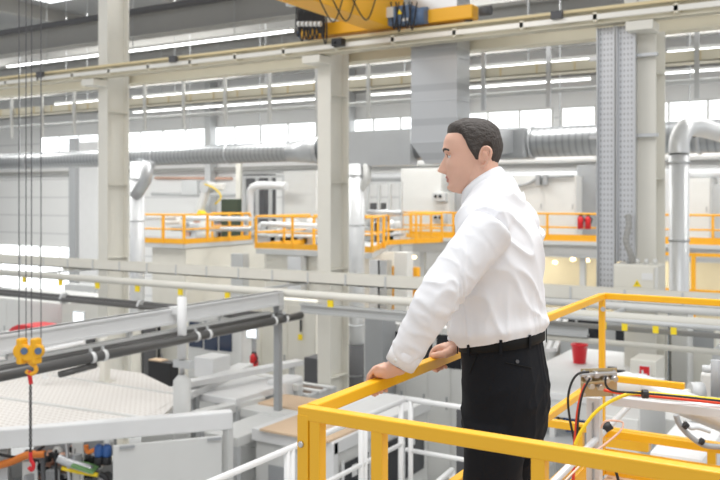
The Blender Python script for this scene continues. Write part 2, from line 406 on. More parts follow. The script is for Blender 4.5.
# ------------------------------------------------------------------ punched cable trays on the third column
def riser(x0, x1, zb, lab):
    t = thing('cable_riser', ((x0+x1)/2,13.55,zb), lab, 'cable tray')
    MB().box(x0,13.55,zb,x1,13.565,CZ+2.7).build('back_sheet','punched',t)
    MB().box(x0,13.46,zb,x0+.015,13.56,CZ+2.7).build('side_flange','galv',t); MB().box(x1-.015,13.46,zb,x1,13.56,CZ+2.7).build('side_flange','galv',t)
x0,x1,x2 = xY(597,13.5), xY(616,13.5), xY(636,13.5)
riser(x0,x1-.01,CZ-1.75,'left strip of the two punched galvanised vertical cable trays')
riser(x1+.01,x2,CZ-1.0,'right strip of the two punched galvanised vertical cable trays')
tr = thing('tray_bracket', (x1,13.6,CZ), 'slotted crossbars holding the punched trays to the column', 'bracket')
for z in (CZ+.95,CZ-1.62,CZ+2.2): MB().box(x0-.15,13.57,z,XC[2]+.2,13.66,z+.05).build('crossbar','galv',tr)
xa, xb = xY(616,13.2), xY(661,13.2)
t = thing('electrical_box', ((xa+xb)/2,13.3,CZ-1.8), 'cream electrical box with yellow warning triangle on the third column', 'electrical box')
MB().box(xa,13.05,CZ-1.83,xb,13.5,CZ-1.0).build('housing','cream',t,bevel=.015)
MB().box(xa+.02,13.03,CZ-1.80,xb-.06,13.05,CZ-1.03).build('door','cream',t,bevel=.005)
MB().box(xb-.055,13.03,CZ-1.78,xb-.01,13.05,CZ-1.03).build('side_strip','offwhite',t)
cx = xY(637,13.02); cz = CZ+hY(637,284,13.02)
MB().extr([(cx-.062,13.028,cz-.04),(cx+.062,13.028,cz-.04),(cx,13.028,cz+.062)],(0,-.006,0)).build('warning_triangle','sign_yellow',t)
MB().extr([(cx-.008,13.021,cz-.015),(cx+.01,13.021,cz+.005),(cx+.002,13.021,cz+.005),(cx+.008,13.021,cz+.03),(cx-.01,13.021,cz+.0),(cx,13.021,cz)],(0,-.003,0)).build('lightning_bolt','black',t)
MB().box(xb-.24,13.02,CZ-1.22,xb-.08,13.03,CZ-1.12).build('name_plate','white',t)
for i in range(4):
    xx = xa+.18+i*.13; MB().tube([(xx,13.25,CZ-1.0),(xx,13.25,CZ-.92)],.03,10).build('cable_gland','offwhite' if i else 'grey',t,smooth=True)
p = [PY(628,215,13.3),PY(629,225,13.25),PY(626,240,13.2),PY(630,252,13.2),PY(633,262,13.25)]
o = MB().tube(bez(p,6),[.05 if i%2 else .044 for i in range(25)],12).build('flexible_hose','brown',smooth=False); o.data.materials[0] = M['beamgrey']
tag(o,'short corrugated grey hose entering the electrical box top','hose')
# ------------------------------------------------------------------ bridge crane
def xg(px): return xY(px,13.2)
z0 = RZ1+.05
gx0, gx1 = -7.95, -7.45
t = thing('bridge_crane', ((gx0+gx1)/2,9,z0), 'yellow overhead bridge crane with blue drive motor on the runway', 'crane')
MB().box(gx0,1.5,z0+.02,gx1,13.7,z0+.75).build('bridge_girder','craneyellow',t,bevel=.02)
MB().box(xg(297),13.28,z0+.03,xg(470),13.56,z0+.27).build('end_carriage','craneyellow',t,bevel=.02)
for px in (303,463): MB().tube([(xg(px),13.38,z0+.08),(xg(px),13.46,z0+.08)],.09,14).build('wheel','darkgrey',t,smooth=True)
MB().box(xg(389),13.1,z0+.03,xg(414),13.4,z0+.36).build('motor','motor_blue',t,bevel=.03)
MB().tube([(xg(414),13.25,z0+.16),(xg(426),13.25,z0+.16)],.15,16).build('motor_drum','motor_blue',t,smooth=True)
for px in (475,293): MB().tube([(xg(px),13.42,z0+.15),(xg(px)+.2,13.42,z0+.15)],.08,12).build('buffer','darkgrey' if px>400 else 'motor_blue',t,smooth=True)
MB().extr([(xg(400),13.09,z0+.2),(xg(405),13.09,z0+.2),(xg(402.5),13.09,z0+.29)],(0,-.005,0)).build('warning_triangle','sign_yellow',t)
MB().box(xg(404),13.085,z0+.07,xg(411),13.095,z0+.12).build('type_plate','white',t)
for i,(px,lo) in enumerate(((391,35),(396,38),(404,34),(409,36),(333,26),(346,25),(366,24))):
    a = PY(px,2,13.1); b = PY(px+3,lo-6,13.05); c_ = PY(px+8,2,13.1)
    MB().tube(bez([a,b,c_] if i<4 else [PX(px-16,-6,-7.4),PX(px,lo-4,-7.38),PX(px+10,-2,-7.4)],8),.012,6).build('hanging_cable','black',t,smooth=True)
MB().box(xg(390),13.05,z0+.16,xg(397),13.1,z0+.34).build('rating_plate','offwhite',t)
# festoon
t = thing('cable_festoon', (xg(312),13.0,z0), 'bunch of black cable loops hanging at the crane carriage left end', 'cable')
for i in range(14):
    px = 297+i*2.1; lo = 40+random.uniform(-8,6); 
    MB().tube(bez([PY(px,2,12.95),PY(px-1,lo-10,12.95),PY(px+1,lo,12.97),PY(px+2.5,lo-12,12.98),PY(px+1.5,3,12.98)],5),.016,6).build('cable_loop','black',t,smooth=True)
MB().box(xg(295),12.9,CZ+hY(310,3,12.95),xg(330),13.05,CZ+hY(310,3,12.95)+.06).build('trolley_bar','steel',t)
for i in range(6): MB().tube([PY(298+i*4.2,24,12.9),PY(300+i*4.2,24,12.9)],.05,8).build('clamp','lamp_led' if False else 'offwhite',t)
xx = xg(341); o = tag(MB().box(xx-.1,13.02,RZ0+.06,xx+.12,13.17,RZ0+.2).box(xx-.04,12.98,RZ0+.10,xx+.0,13.02,RZ0+.14).build('limit_switch','black',bevel=.01),'small black limit switch box on the runway beside the second column','switch')
# hoist with hook (ropes come down from a trolley under the girder)
hy = 5.8; hxx = -7.6
t = thing('crane_hook_block', (hxx,hy,CZ-1.9), 'yellow hook block on four wire ropes with a red hook on its chain', 'crane hook')
def hp(px,py): return at(px,py,dep(hxx,hy))
for px in (19,26,31.5,41): MB().tube([hp(px,338),hp(px,-60)],.0055,6).build('wire_rope','darkgrey',t)
for px in (22,36):
    c0 = hp(px,351); rd = (Vector((CA,SA,0))*.0)
    nrm = Vector((-SA,CA,0))
    mb = MB(); mb.tube([c0-nrm*.05,c0+nrm*.05],.085,18); o = mb.build('sheave_housing','craneyellow',t,smooth=True,bevel=.02)
    a = hp(px+4.5,350)-nrm*.055; MB().tube([a,a-nrm*.015],.036,14).build('side_cap','motor_blue',t,smooth=True)
    MB().bar(hp(px,338),hp(px,364),.11,.07).build('side_plate','craneyellow',t,bevel=.02)
MB().bar(hp(24,356),hp(34,356),.10,.10).build('crosshead','craneyellow',t,bevel=.02)
MB().tube(bez([hp(29,356),hp(30,362),hp(35,366),hp(36,371),hp(31,374),hp(26,371)],5),[.026]*10+[.022]*16,10).build('hook','orange',t,smooth=True)
MB().tube(bez([hp(29,371),hp(30,378),hp(31,384)],4),.022,8).build('red_link','red',t,smooth=True)
z = 384; mb = MB(); n = 0
while z < 452:
    a, b = hp(30.5,z), hp(30.5,z+3.2); off = (Vector((CA,SA,0)) if n%2 else Vector((-SA,CA,0)))*.010
    mb.tube([a+off,b+off],.007,6); mb.tube([a-off,b-off],.007,6); z += 2.6; n += 1
mb.build('chain','black',t)
MB().tube(bez([hp(30.5,452),hp(31,460),hp(33.5,465),hp(32,470),hp(28.5,467)],5),.020,8).build('red_hook','red',t,smooth=True)
t2 = MB().box(hxx-.3,hy-.5,z0-.45,hxx+.3,hy+.5,z0+.02).build('hoist','craneyellow',bevel=.03); tag(t2,'yellow hoist trolley under the bridge girder above the ropes','hoist')
# ================================================================== raised platforms at the back
ZM = CZ-1.6
def railing(name, pts, zb, label, cat, m='orange', ht=1.05, r=.035, nmid=1, sp=1.5, toe=.15, group=None, square=False, drop=0):
    pts = [Vector((p[0],p[1],0)) for p in pts]
    mid = sum(pts, Vector())/len(pts)
    t = thing(name, (mid.x,mid.y,zb), label, cat, group)
    def line(z, w):
        mb = MB()
        for a,b in zip(pts[:-1],pts[1:]):
            if square: mb.bar(a+Vector((0,0,z)), b+Vector((0,0,z)), w, w)
            else: mb.tube([a+Vector((0,0,z)), b+Vector((0,0,z))], w/2, 8)
        return mb
    line(zb+ht-r, 2*r).build('top_rail', m, t)
    for i in range(nmid): line(zb+(ht-r)*(i+1)/(nmid+1), 2*r*.8).build('mid_rail', m, t)
    if toe:
        mb = MB()
        for a,b in zip(pts[:-1],pts[1:]): mb.bar(a+Vector((0,0,zb+toe/2)), b+Vector((0,0,zb+toe/2)), .02, toe)
        mb.build('toe_board', m, t)
    done = []
    for a,b in zip(pts[:-1],pts[1:]):
        n = max(1, round((b-a).length/sp))
        for i in range(n+1):
            p = a.lerp(b, i/n)
            if any((p-q).length < .2 for q in done): continue
            done.append(p)
            MB().box(p.x-r,p.y-r,zb-drop,p.x+r,p.y+r,zb+ht-2*r).build('post', m, t)
    return t
def deck(name, pts, z, th, label, m='lightgrey', legs=(), edge='orange'):
    mid = sum((Vector((p[0],p[1],0)) for p in pts), Vector())/len(pts)
    t = thing(name, (mid.x,mid.y,0), label, 'platform')
    MB().prism(pts, z-th, z).build('deck', m, t)
    for (x,y) in legs: MB().box(x-.1,y-.1,0,x+.1,y+.1,z-th).build('leg','lightgrey',t)
    return t
XR = xY(410,31)
deck('raised_platform', [(XR,31),(5,31),(5,35.3),(XR,35.3)], ZM, .14, 'long raised platform with yellow edge along the back wall', 'lightgrey', [(XR+.4,31.4),(-9.5,31.4),(-4.5,31.4),(-.5,31.4),(4,31.4)])
o = MB(); ibeam_x(o, XR, 5, 31.25, ZM-.62, ZM-.14, .25); tag(o.build('platform_beam','lightgrey'),'pale grey beam under the edge of the long back platform','beam')
o = MB().box(XR,33,ZM-.55,5,33.3,ZM-.2); tag(o.build('pipe_rack','brown'),'dark pipework bundle in the gap under the long back platform','pipe')
railing('guard_rail', [(XR,31.05),(4.8,31.05)], ZM, 'yellow guard railing along the front of the long back platform', 'railing', r=.04, sp=1.9, toe=.24)
struct(MB().box(XR+1,35.0,0,5,35.3,ZM-.7).build('wall_under_platform','warmwall'))
for xx in (-13,-8,-3): area('lamp_light',(xx,33.6,ZM-.8),(math.radians(25),0,0),3.5,.5,60,(1,.9,.68))
for i,(pp,m,lab) in enumerate((([(168,218),(250,219)],'galvlight','upper silver pipe running along the robot platform'),([(172,229),(252,229)],'galv','lower silver pipe running along the robot platform'),([(262,224),(318,226)],'galvlight','silver pipe running along the pump platform'),([(368,212),(402,213)],'galv','silver pipe between the drop pipe and the tall cabinet'))):
    Y_ = (24.2,24.0,22.6,25.0)[i]
    tag(MB().tube([PY(a,b,Y_) for a,b in pp],.09,10).build('process_pipe',m,smooth=True),lab,'pipe')

for px,py in ((414,257),(413,274),(555,262),(573,259),(587,260)):
    p = PY(px,py,32.5); o = MB().lathe([(.02,-.08),(.09,-.06),(.11,0),(.07,.05),(.02,.06)],(0,0,0),12)
    o.v = [v+p for v in o.v]; tag(o.build('ceiling_lamp','lamp_warm',smooth=True),'small warm glowing lamp under the long back platform','lamp','warm lamps under the back platform')
# near stepped platforms A and B
A0,A1,A2 = (xY(143,22.05)-.0,22.05), (xY(184,22.05),22.05), (xY(250,25.7),25.7)
deck('raised_platform', [A0,A1,A2,(A2[0],28.5),(A0[0],28.5)], ZM, .16, 'raised robot platform between the first and second columns', 'lightgrey')
railing('guard_rail', [A0,A1,A2], ZM, 'yellow guard railing around the robot platform', 'railing', r=.04, sp=1.1, toe=.18)
railing('guard_rail', [(A0[0]+.5,25.2),(A2[0]-.3,25.6)], ZM, 'inner yellow railing in front of the robot', 'railing', r=.035, sp=.9, toe=0)
BX0 = xY(256,21.5); BX1 = xY(372,21.5); 
B0,B1,B2 = (BX0,21.5),(BX1,21.5),(XR-.3,30.9)
deck('raised_platform', [B0,B1,B2,(BX0,26.5)], ZM-.02, .16, 'raised pump platform crossing behind the second column', 'lightgrey')
railing('guard_rail', [(BX0,24.5),B0,B1,(B1[0]-1.6,25.3),(B1[0]-.8,27.8),B2], ZM, 'yellow guard railing around the pump platform behind the second column', 'railing', r=.032, sp=1.25, toe=.17)
railing('guard_rail', [(BX0+.8,23.6),(BX1-.8,23.6)], ZM, 'inner yellow railing on the pump platform', 'railing', r=.035, sp=.85, toe=0)
def boxthing(name, x0,y0,z0,x1,y1,z1, m, label, cat, group=None, panels=0, pm=None, bevel=.01, feet=False):
    t = thing(name, ((x0+x1)/2,(y0+y1)/2,z0), label, cat, group)
    MB().box(x0,y0,z0,x1,y1,z1).build('body', m, t, bevel=bevel)
    for i in range(panels):
        a = x0+(x1-x0)*(i+.04)/panels; b = x0+(x1-x0)*(i+.96)/panels
        d = MB().box(a,y0-.02,z0+(z1-z0)*.04,b,y0-.002,z0+(z1-z0)*.96).build('door', pm or m, t, bevel=.004)
        MB().box(b-.09,y0-.05,z0+(z1-z0)*.48,b-.06,y0-.02,z0+(z1-z0)*.56).build('handle','grey',d)
    return t
# enclosures below platforms
boxthing('machine_enclosure', A0[0]+.3,22.2,0,A1[0]-.05,27.5,ZM-.18,'cream','cream machine enclosure under the robot platform','machine',panels=1)
boxthing('machine_enclosure', BX0+.2,21.7,0,xY(296,21.7),25,ZM-.2,'cream','cream enclosure under the pump platform, nearer its corner','machine',panels=1)
boxthing('machine_enclosure', xY(303,21.7),21.7,0,xY(344,21.7),25,ZM-.2,'cream','cream enclosure under the pump platform behind the second column','machine',panels=1)
boxthing('machine_enclosure', xY(394,23.4),23.4,0,xY(407,23.4),23.8,ZM-.1,'offwhite','narrow white enclosure right of the pale drop pipe','machine')
for px,w_,m,nm in ((297,.5,'galvlight','pale support leg at the middle of the pump platform'),(377,.35,'galvlight','thin support leg right of the second column'),(240,.5,'lightgrey','grey leg between the robot and pump platforms'),(385,.3,'galv','galvanised leg beneath the diagonal platform edge')):
    x = xY(px,21.45); o = tag(MB().box(x-w_/2,21.3,0,x+w_/2,21.6,ZM-.2).build('support_stand',m),nm,'stand')
# ------------------------------------------------------------------ equipment on the platforms
def onplat(px0,px1,ytop,Y,dpt,m,label,name='equipment_cabinet',zb=None,panels=1,cat='cabinet'):
    zb = ZM if zb is None else zb
    return boxthing(name, xY(px0,Y),Y,zb,xY(px1,Y),Y+dpt,CZ+hY((px0+px1)/2,ytop,Y),m,label,cat,panels=panels)
onplat(284,316,171,27.3,1.2,'offwhite','tall white cabinet left of the second column on the pump platform',zb=0)
onplat(401,441,168,32.2,1.6,'offwhite','tall white cabinet right of the second column on the back platform')
onplat(455,468,185,32.6,1.4,'grey','grey switch cabinet behind the man on the back platform')
onplat(434,449,192,32.0,.6,'offwhite','white control cabinet with instruments beside the tall white cabinet')
for py0,py1 in ((193,201),(214,222)):
    x0,x1 = xY(434,31.9),xY(447,31.9); zz0,zz1 = CZ+hY(440,py1,31.9),CZ+hY(440,py0,31.9)
    t = boxthing('instrument', x0,31.7,zz0,x1,31.97,zz1,'lightgrey','%s instrument unit on the white control cabinet' % ('upper' if py0<200 else 'lower'),'instrument')
    for q in (.3,.65): MB().tube([(x0+(x1-x0)*q,31.7,(zz0+zz1)/2+.03),(x0+(x1-x0)*q,31.66,(zz0+zz1)/2+.03)],.07,10).build('dial','black',t)
onplat(514,576,176,32.0,1.8,'offwhite','wide white cabinet right of the man on the back platform',panels=2)
onplat(577,596,165,32.8,1.2,'grey','grey cabinet behind the fire extinguishers')
onplat(686,710,178,32.0,1.6,'offwhite','white cabinet right of the pale elbow pipe',panels=1)
onplat(711,760,184,32.6,1.6,'lightgrey','grey cabinet at the right edge on the back platform',panels=2)
onplat(660,676,170,32.4,1.2,'galvlight','pale cabinet between the third column and the elbow pipe')
def extinguisher(px,py0,py1,Y,label,r=.1):
    a, b = PY(px,py1,Y), PY(px,py0,Y); hgt = b.z-a.z
    t = thing('fire_extinguisher', a, label, 'fire extinguisher')
    MB().lathe([(r,0),(r,hgt*.75),(r*.7,hgt*.88),(r*.3,hgt*.92)],a,16).build('cylinder','red',t,smooth=True)
    MB().box(a.x-r*.5,a.y-.03,a.z+hgt*.9,a.x+r*.6,a.y+.03,b.z).build('valve','black',t)
    MB().tube(bez([(a.x+r*.4,a.y-.02,b.z-.05),(a.x+r*1.5,a.y-.05,b.z-hgt*.3),(a.x+r*1.1,a.y-.1,a.z+hgt*.4)],5),.02,6).build('hose','black',t)
extinguisher(580.5,215,229,31.0,'left one of two red fire extinguishers on the back platform railing',.11)
extinguisher(588,215,229,31.05,'right one of two red fire extinguishers on the back platform railing',.11)
o = tag(MB().box(xY(221,26),26,ZM,xY(237,26),26.3,CZ+hY(232,199,26)).build('equipment_box','darkgreen',bevel=.02),'dark green box behind the robot on the platform','box')
# robot
rx, ry = xY(207,25.8), 25.8
zz = lambda py: CZ+hY(207,py,25.8)
t = thing('industrial_robot', (rx,ry,ZM), 'white and yellow industrial robot arm behind the platform railing', 'robot')
MB().lathe([(.45,0),(.4,.3),(.3,.5),(.25,.9)],(rx,ry,ZM),16).build('base','offwhite',t,smooth=True)
MB().bar((rx-.1,ry,ZM+.8),(rx-.4,ry,zz(212)),.3,.3).build('lower_arm','sign_yellow',t,bevel=.04)
MB().bar((rx-.45,ry,zz(213)),(rx+.05,ry,zz(186)),.25,.3).build('upper_arm','offwhite',t,bevel=.05)
MB().bar((rx+.05,ry,zz(186)),(rx+.9,ry,zz(187)),.25,.25).build('forearm','offwhite',t,bevel=.05)
MB().tube([(rx+.02,ry-.2,zz(187)),(rx+.02,ry+.2,zz(187))],.24,14).build('elbow_joint','lightgrey',t,smooth=True)
MB().tube(bez([(rx+.05,ry-.2,zz(184)),(rx+.6,ry-.2,zz(189)),(rx+.9,ry-.2,zz(197)),(rx+.6,ry-.2,zz(204))],5),.03,6).build('hose','cable_yellow',t)
# silver elbow pipe stack + racks + machinery blocks on platforms
for i,(pts,r,m,lab) in enumerate((
    ([(250,236),(250,200),(252,189),(261,185.5),(286,186)],.16,'galvlight','silver elbow exhaust pipe rising from the platform beside the white cabinet'),
    ([(146,217),(178,217)],.12,'white','white pipe lying along the robot platform railing'),
    ([(165,222),(182,222)],.10,'offwhite','short white pipe behind the robot platform railing'))):
    Y = 26.6 if i==0 else 22.9
    o = tag(MB().tube(bez([PY(a,b,Y) for a,b in pts],5),r,12).build('exhaust_pipe',m,smooth=True),lab,'pipe')
rnd = random.Random(3)
def clutter(px0,px1,py0,py1,Y,n,mats,label,grp,size=(.2,.6)):
    for i in range(n):
        px = px0+(px1-px0)*(i+.5)/n+rnd.uniform(-1,1); top = rnd.uniform(py0,py1)
        x = xY(px,Y); zt = CZ+hY(px,top,Y); w_ = rnd.uniform(*size); m = rnd.choice(mats)
        t = thing('machine_unit',(x,Y,ZM),label,'machine',grp)
        MB().box(x-w_/2,Y-.2,ZM,x+w_/2,Y+.25,ZM+(zt-ZM)*.62).build('housing',m,t,bevel=.03)
        MB().lathe([(w_*.3,0),(w_*.3,(zt-ZM)*.3),(w_*.15,(zt-ZM)*.38)],(x,Y,ZM+(zt-ZM)*.62),12).build('drum',rnd.choice(mats),t,smooth=True)
        MB().tube([(x-w_*.5,Y-.25,ZM+.25),(x+w_*.8,Y-.25,ZM+.3)],.05,8).build('pipe',rnd.choice(mats),t,smooth=True)
clutter(186,250,214,228,26.6,7,['galv','lightgrey','galvlight','grey','copper'],'small grey machine unit in the row behind the robot platform railing','machine units on the robot platform',(.4,.8))
clutter(258,316,216,230,24.4,6,['galvlight','offwhite','lightgrey','galv'],'small pale machine unit in the row on the pump platform','machine units on the pump platform',(.4,.9))
clutter(368,400,205,222,27.2,5,['galv','lightgrey','grey','galvlight'],'grey pump unit between the drop pipe and the tall white cabinet','pump units right of the drop pipe',(.3,.7))
# dark rack with pipes between robot and white cabinet, and right of drop pipe
def rack(px0,px1,ytop,Y,label,m='grey',zb=0):
    x0,x1 = xY(px0,Y),xY(px1,Y); zt = CZ+hY(px0,ytop,Y)
    t = thing('pipe_rack',((x0+x1)/2,Y,zb),label,'rack')
    n = 4
    for i in range(n): 
        x = x0+(x1-x0)*i/(n-1); MB().box(x-.06,Y-.06,zb,x+.06,Y+.06,zt).build('upright',m,t)
    for j in range(4):
        z = zb+(zt-zb)*(j+1)/4; MB().box(x0,Y-.05,z-.1,x1,Y+.05,z).build('crossbar',m,t)
    return t
rack(244,284,176,29,'grey pipe rack between the robot and the tall white cabinet','lightgrey')
boxthing('equipment_cabinet',xY(243,30.5),30.5,0,xY(264,30.5),31.4,CZ+hY(255,174,30.5),'darkgrey','dark cabinet behind the silver elbow pipe','cabinet')
rack(368,401,182,30.5,'grey pipe rack right of the drop pipe, before the tall cabinet','lightgrey')
boxthing('equipment_cabinet',xY(366,31.5),31.5,0,xY(376,31.5),32.4,CZ+hY(370,203,31.5),'darkgrey','dark cabinet just right of the drop pipe','cabinet')
boxthing('wall_unit',xY(176,33),33.4,CZ+hY(180,194,33),xY(192,33),33.9,CZ+hY(180,180,33),'lightgrey','small grey wall unit left of the robot','box')
o = tag(MB().tube([PY(155,178,35.9),PY(232,178.5,35.9)],.07,8).build('gas_pipe','copper',smooth=True),'thin orange pipe on the back wall left of the robot','pipe')
o = tag(MB().tube([PY(152,194,34.7),PY(236,195,34.7)],.10,8).build('wall_pipe','lightgrey',smooth=True),'grey pipe on the back wall below the thin orange pipe','pipe')
o = tag(MB().tube(bez([PY(497,180,31.9),PY(508,186,31.9),PY(527,184,31.9),PY(538,178,31.9),PY(548,177,31.9),PY(574,176,31.9)],6),.05,8).build('black_hose','grey',smooth=True),'grey hose looping across the white cabinet right of the man','hose')
for px in (538,545): o=tag(MB().box(xY(px-2,31.8),31.75,CZ+hY(px,185,31.8),xY(px+2,31.8),31.95,CZ+hY(px,175,31.8)).build('junction_box','grey'),'small grey junction box on the white cabinet right of the man','box','junction boxes on the white cabinet')
rack(662,760,252,27,'orange low rack with rails at the right edge below the platform','orange',zb=0)
# ================================================================== conduits at eye level below
t = thing('service_tray', (-9,12.6,CZ-1.5), 'long cream cable tray crossing in front of the columns', 'cable tray')
h0 = -1.43
MB().box(-20,12.55,CZ+h0-.10,2,12.58,CZ+h0+.09).box(-20,12.85,CZ+h0-.10,2,12.88,CZ+h0+.09).box(-20,12.55,CZ+h0-.10,2,12.88,CZ+h0-.08).build('tray','cream',t)
for i in range(27): MB().box(-20+i*.8,12.535,CZ+h0-.1,-20+i*.8+.03,12.55,CZ+h0+.1).build('joint','lightgrey',t)
for x in XC: MB().box(x-.04,12.6,CZ+h0-.16,x+.04,13.7,CZ+h0-.10).build('support_arm','cream',t)
YP = 11.3; hP = -.0722*1315*dep(xY(285,YP),YP)/F; zP = CZ+hP
t = thing('service_pipe', (-8,YP,zP), 'cream pipe with hanging yellow tags below the cream cable tray', 'pipe')
MB().tube([(-18,YP,zP),(2.5,YP,zP)],.065,12).build('pipe','cream',t,smooth=True)
for px in (25,61,98,138,181,228,331,604,625,656,674):
    x = xY(px,YP); hh = .1
    if px > 500:
        MB().box(x-.035,YP-.03,zP-.17,x+.035,YP,zP-.06).build('yellow_tag','sign_yellow',t); continue
    MB().box(x-.05,YP-.03,zP-.07-hh,x+.05,YP+.0,zP-.06).build('yellow_tag','sign_yellow',t)
for x in (-14.9,-9.1,-3.1): MB().bar((x,YP,zP),(x,13.75,zP-.02),.04,.04).build('support_arm','lightgrey',t)
YB = 11.0; zB = CZ-.0905*1150*dep(xY(120,YB),YB)/F
t = thing('black_pipe', (-12,YB,zB), 'pair of black pipes running level across the left side', 'pipe')
MB().tube([(-18,YB,zB),(-8.1,YB,zB)],.05,10).build('pipe','pipedark',t,smooth=True)
MB().tube([(-18,YB-.13,zB-.03),(-8.1,YB-.13,zB-.03)],.042,10).build('pipe','pipedark',t,smooth=True)
for px in (66,143): x = xY(px,YB); MB().tube([(x,YB-.06,zB-.02),(x+.05,YB-.06,zB-.02)],.11,10).build('clamp','lightgrey',t)
for i,(hh,m,r,px0,px1,Y,lab) in enumerate(((.0745,'lightgrey',.028,560,760,10.4,'grey thin pipe below the yellow rail level at the right'),
    (.079,'beamgrey',.035,545,760,11.5,'dark beige pipe behind the far yellow rail'),
    (.0882,'cream',.04,535,760,11.8,'lower beige pipe right of the man above the red bucket'),
    (.0655,'offwhite',.055,540,760,12.2,'white pipe just below the electrical box'))):
    zz_ = CZ-hh*1630*dep(xY(600,Y),Y)/F
    tag(MB().tube([(xY(px0,Y),Y,zz_),(xY(px1,Y),Y,zz_)],r,10).build('service_pipe',m,smooth=True),lab,'pipe')
# ================================================================== gantry beams
XG = -8.4
zt = CZ-1.52
t = thing('gantry_beam', (XG,8,zt-.3), 'white gantry beam running away from the lower left', 'beam')
def ibeam_y(mb, x, y0, y1, z0, z1, w, tt=.03):
    mb.box(x-w/2,y0,z0,x+w/2,y1,z0+tt); mb.box(x-w/2,y0,z1-tt,x+w/2,y1,z1); mb.box(x-tt/2-.03,y0,z0,x+tt/2+.03,y1,z1)
mb = MB(); ibeam_y(mb, XG, 3.0, YP-.12, zt-.22, zt, .16); mb.build('beam','white',t)
MB().box(XG-.07,YP-.2,zt-.3,XG+.07,YP-.08,zt-.0).build('end_plate','offwhite',t)
mb = MB().box(XG-.05,3,zt-.34,XG+.05,YP-.4,zt-.30).build('lower_rail','offwhite',t)
mb = MB()
for y in (4.2,6.1,7.9,9.7): mb.box(XG-.03,y,zt-.31,XG+.03,y+.06,zt-.22)
mb.build('spacer','offwhite',t)
y = yX(182,XG+.22)
t = thing('gantry_post', (XG+.05,y,0), 'white cylindrical post under the gantry beam', 'post')
MB().tube([(XG+.22,y,CZ-2.2),(XG+.22,y,CZ-1.36)],.065,14).build('tube','white',t,smooth=True)
MB().tube([(XG+.22,y,CZ-2.42),(XG+.22,y,CZ-2.2)],.035,14).build('neck','steel',t,smooth=True)
MB().lathe([(.12,0),(.12,3.5),(.05,3.58)],(XG+.22,y,0),18).build('cylinder','offwhite',t,smooth=True)
MB().box(XG,y-.04,CZ-1.6,XG+.22,y+.04,CZ-1.5).build('clamp','white',t)
MB().box(XG+.1,y-.05,CZ-2.32,XG+.4,y+.05,CZ-2.22).build('sensor','lightgrey',t)
t = thing('gantry_post', (XG,yX(278,XG),0), 'grey square post standing under the gantry beam far end', 'post')
y = yX(278,XG); MB().box(XG-.05,y-.05,0,XG+.05,y+.05,zt-.22).build('tube','grey',t)
MB().box(XG-.12,y-.12,0,XG+.12,y+.12,.02).build('base_plate','grey',t)
q_ = at(105,338,13.9)
t = thing('gantry_post', (q_.x,q_.y,CZ-3), 'beige square post rising from the perforated roof beside the hanging pipes', 'post')
MB().box(q_.x-.06,q_.y-.06,CZ-3,q_.x+.06,q_.y+.06,q_.z).build('tube','cream',t); MB().box(q_.x-.12,q_.y-.12,CZ-3,q_.x+.12,q_.y+.12,CZ-2.98).build('base_plate','cream',t)
# dark pipes along Y
XD = -8.15; zD = CZ+hX(0,379,XD)
t = thing('dark_pipe', (XD,8,zD), 'pair of dark grey pipes with white clamps under the gantry beam', 'pipe')
yend = yX(301,XD)
MB().tube([(XD,3,zD+.03),(XD,yend,zD+.03)],.062,14).build('pipe','pipedark',t,smooth=True)
MB().tube([(XD-.17,3,zD+.06),(XD-.17,yend-.4,zD+.06)],.05,14).build('pipe','pipedark',t,smooth=True)
MB().tube([(XD+.0,yX(60,XD),zD-.09),(XD+.0,yX(95,XD),zD-.07)],.04,12).build('pipe','pipedark',t,smooth=True)
for px in (90,102,195,207,273,284):
    y = yX(px,XD); MB().tube([(XD,y,zD+.03),(XD,y+.05,zD+.03)],.072,14).build('clamp','white',t,smooth=True)
    MB().box(XD-.02,y,zD+.08,XD+.01,y+.03,zt-.3).build('hanger','lightgrey',t)
# second grey long box under P to the right: "rectangle frame"
o = MB(); ibeam_x(o, XG, -3.5, YP+.5, zP-.38, zP-.22, .12); tag(o.build('cross_beam','lightgrey'),'pale grey cross beam below the cream pipe in the middle','beam')
# ================================================================== lower left machine with perforated roof
hr = -3.0
roof = [PZ(-110,372,hr),PZ(-60,352,hr),PZ(60,362,hr),PZ(142,373,hr),PZ(185,394,hr),PZ(160,418,hr),PZ(-110,445,hr)]
t = thing('roofed_machine', (PZ(60,400,hr).x,PZ(60,400,hr).y,0), 'wide machine with pale perforated roof and thick white front beam at the lower left', 'machine')
MB().prism([(p.x,p.y) for p in roof], CZ+hr-.05, CZ+hr).build('sheet','perforated_roof',t)
MB().bar(PZ(-60,390,hr)+Vector((0,0,.01)),PZ(160,421,hr)+Vector((0,0,.01)),.05,.03).build('seam','offwhite',t)
MB().bar(PZ(52,376,hr)+Vector((0,0,.01)),PZ(185,396,hr)+Vector((0,0,.01)),.03,.02).build('seam','offwhite',t)
a, b = PZ(141,419,hr), PZ(186,394,hr)
MB().extr([(a.x,a.y,CZ+hr),(b.x,b.y,CZ+hr),(b.x,b.y,CZ+hr-1.0),(a.x,a.y,CZ+hr-1.0)],(-.02,.03,0)).build('side_panel','offwhite',t)
for (px,py) in ((-60,425),(60,366),(180,395),(-60,356)):
    p = PZ(px,py,hr); MB().box(p.x-.05,p.y-.05,0,p.x+.05,p.y+.05,CZ+hr-.05).build('leg','lightgrey',t)
A_, B_ = PZ(-70,444,hr+.05), PZ(232,419,hr+.05)
MB().bar(A_,B_,.16,.24).build('front_beam','white',t,bevel=.02)
dv = (B_-A_).normalized(); nv = Vector((dv.y,-dv.x,0))
for s_ in (.985,):
    p = A_.lerp(B_,s_); MB().box(p.x-.05,p.y-.05,0,p.x+.05,p.y+.05,p.z-.1).build('leg','offwhite',t)
p = A_.lerp(B_,.04); MB().box(p.x-.05,p.y-.05,0,p.x+.05,p.y+.05,p.z-.1).build('leg','offwhite',t)
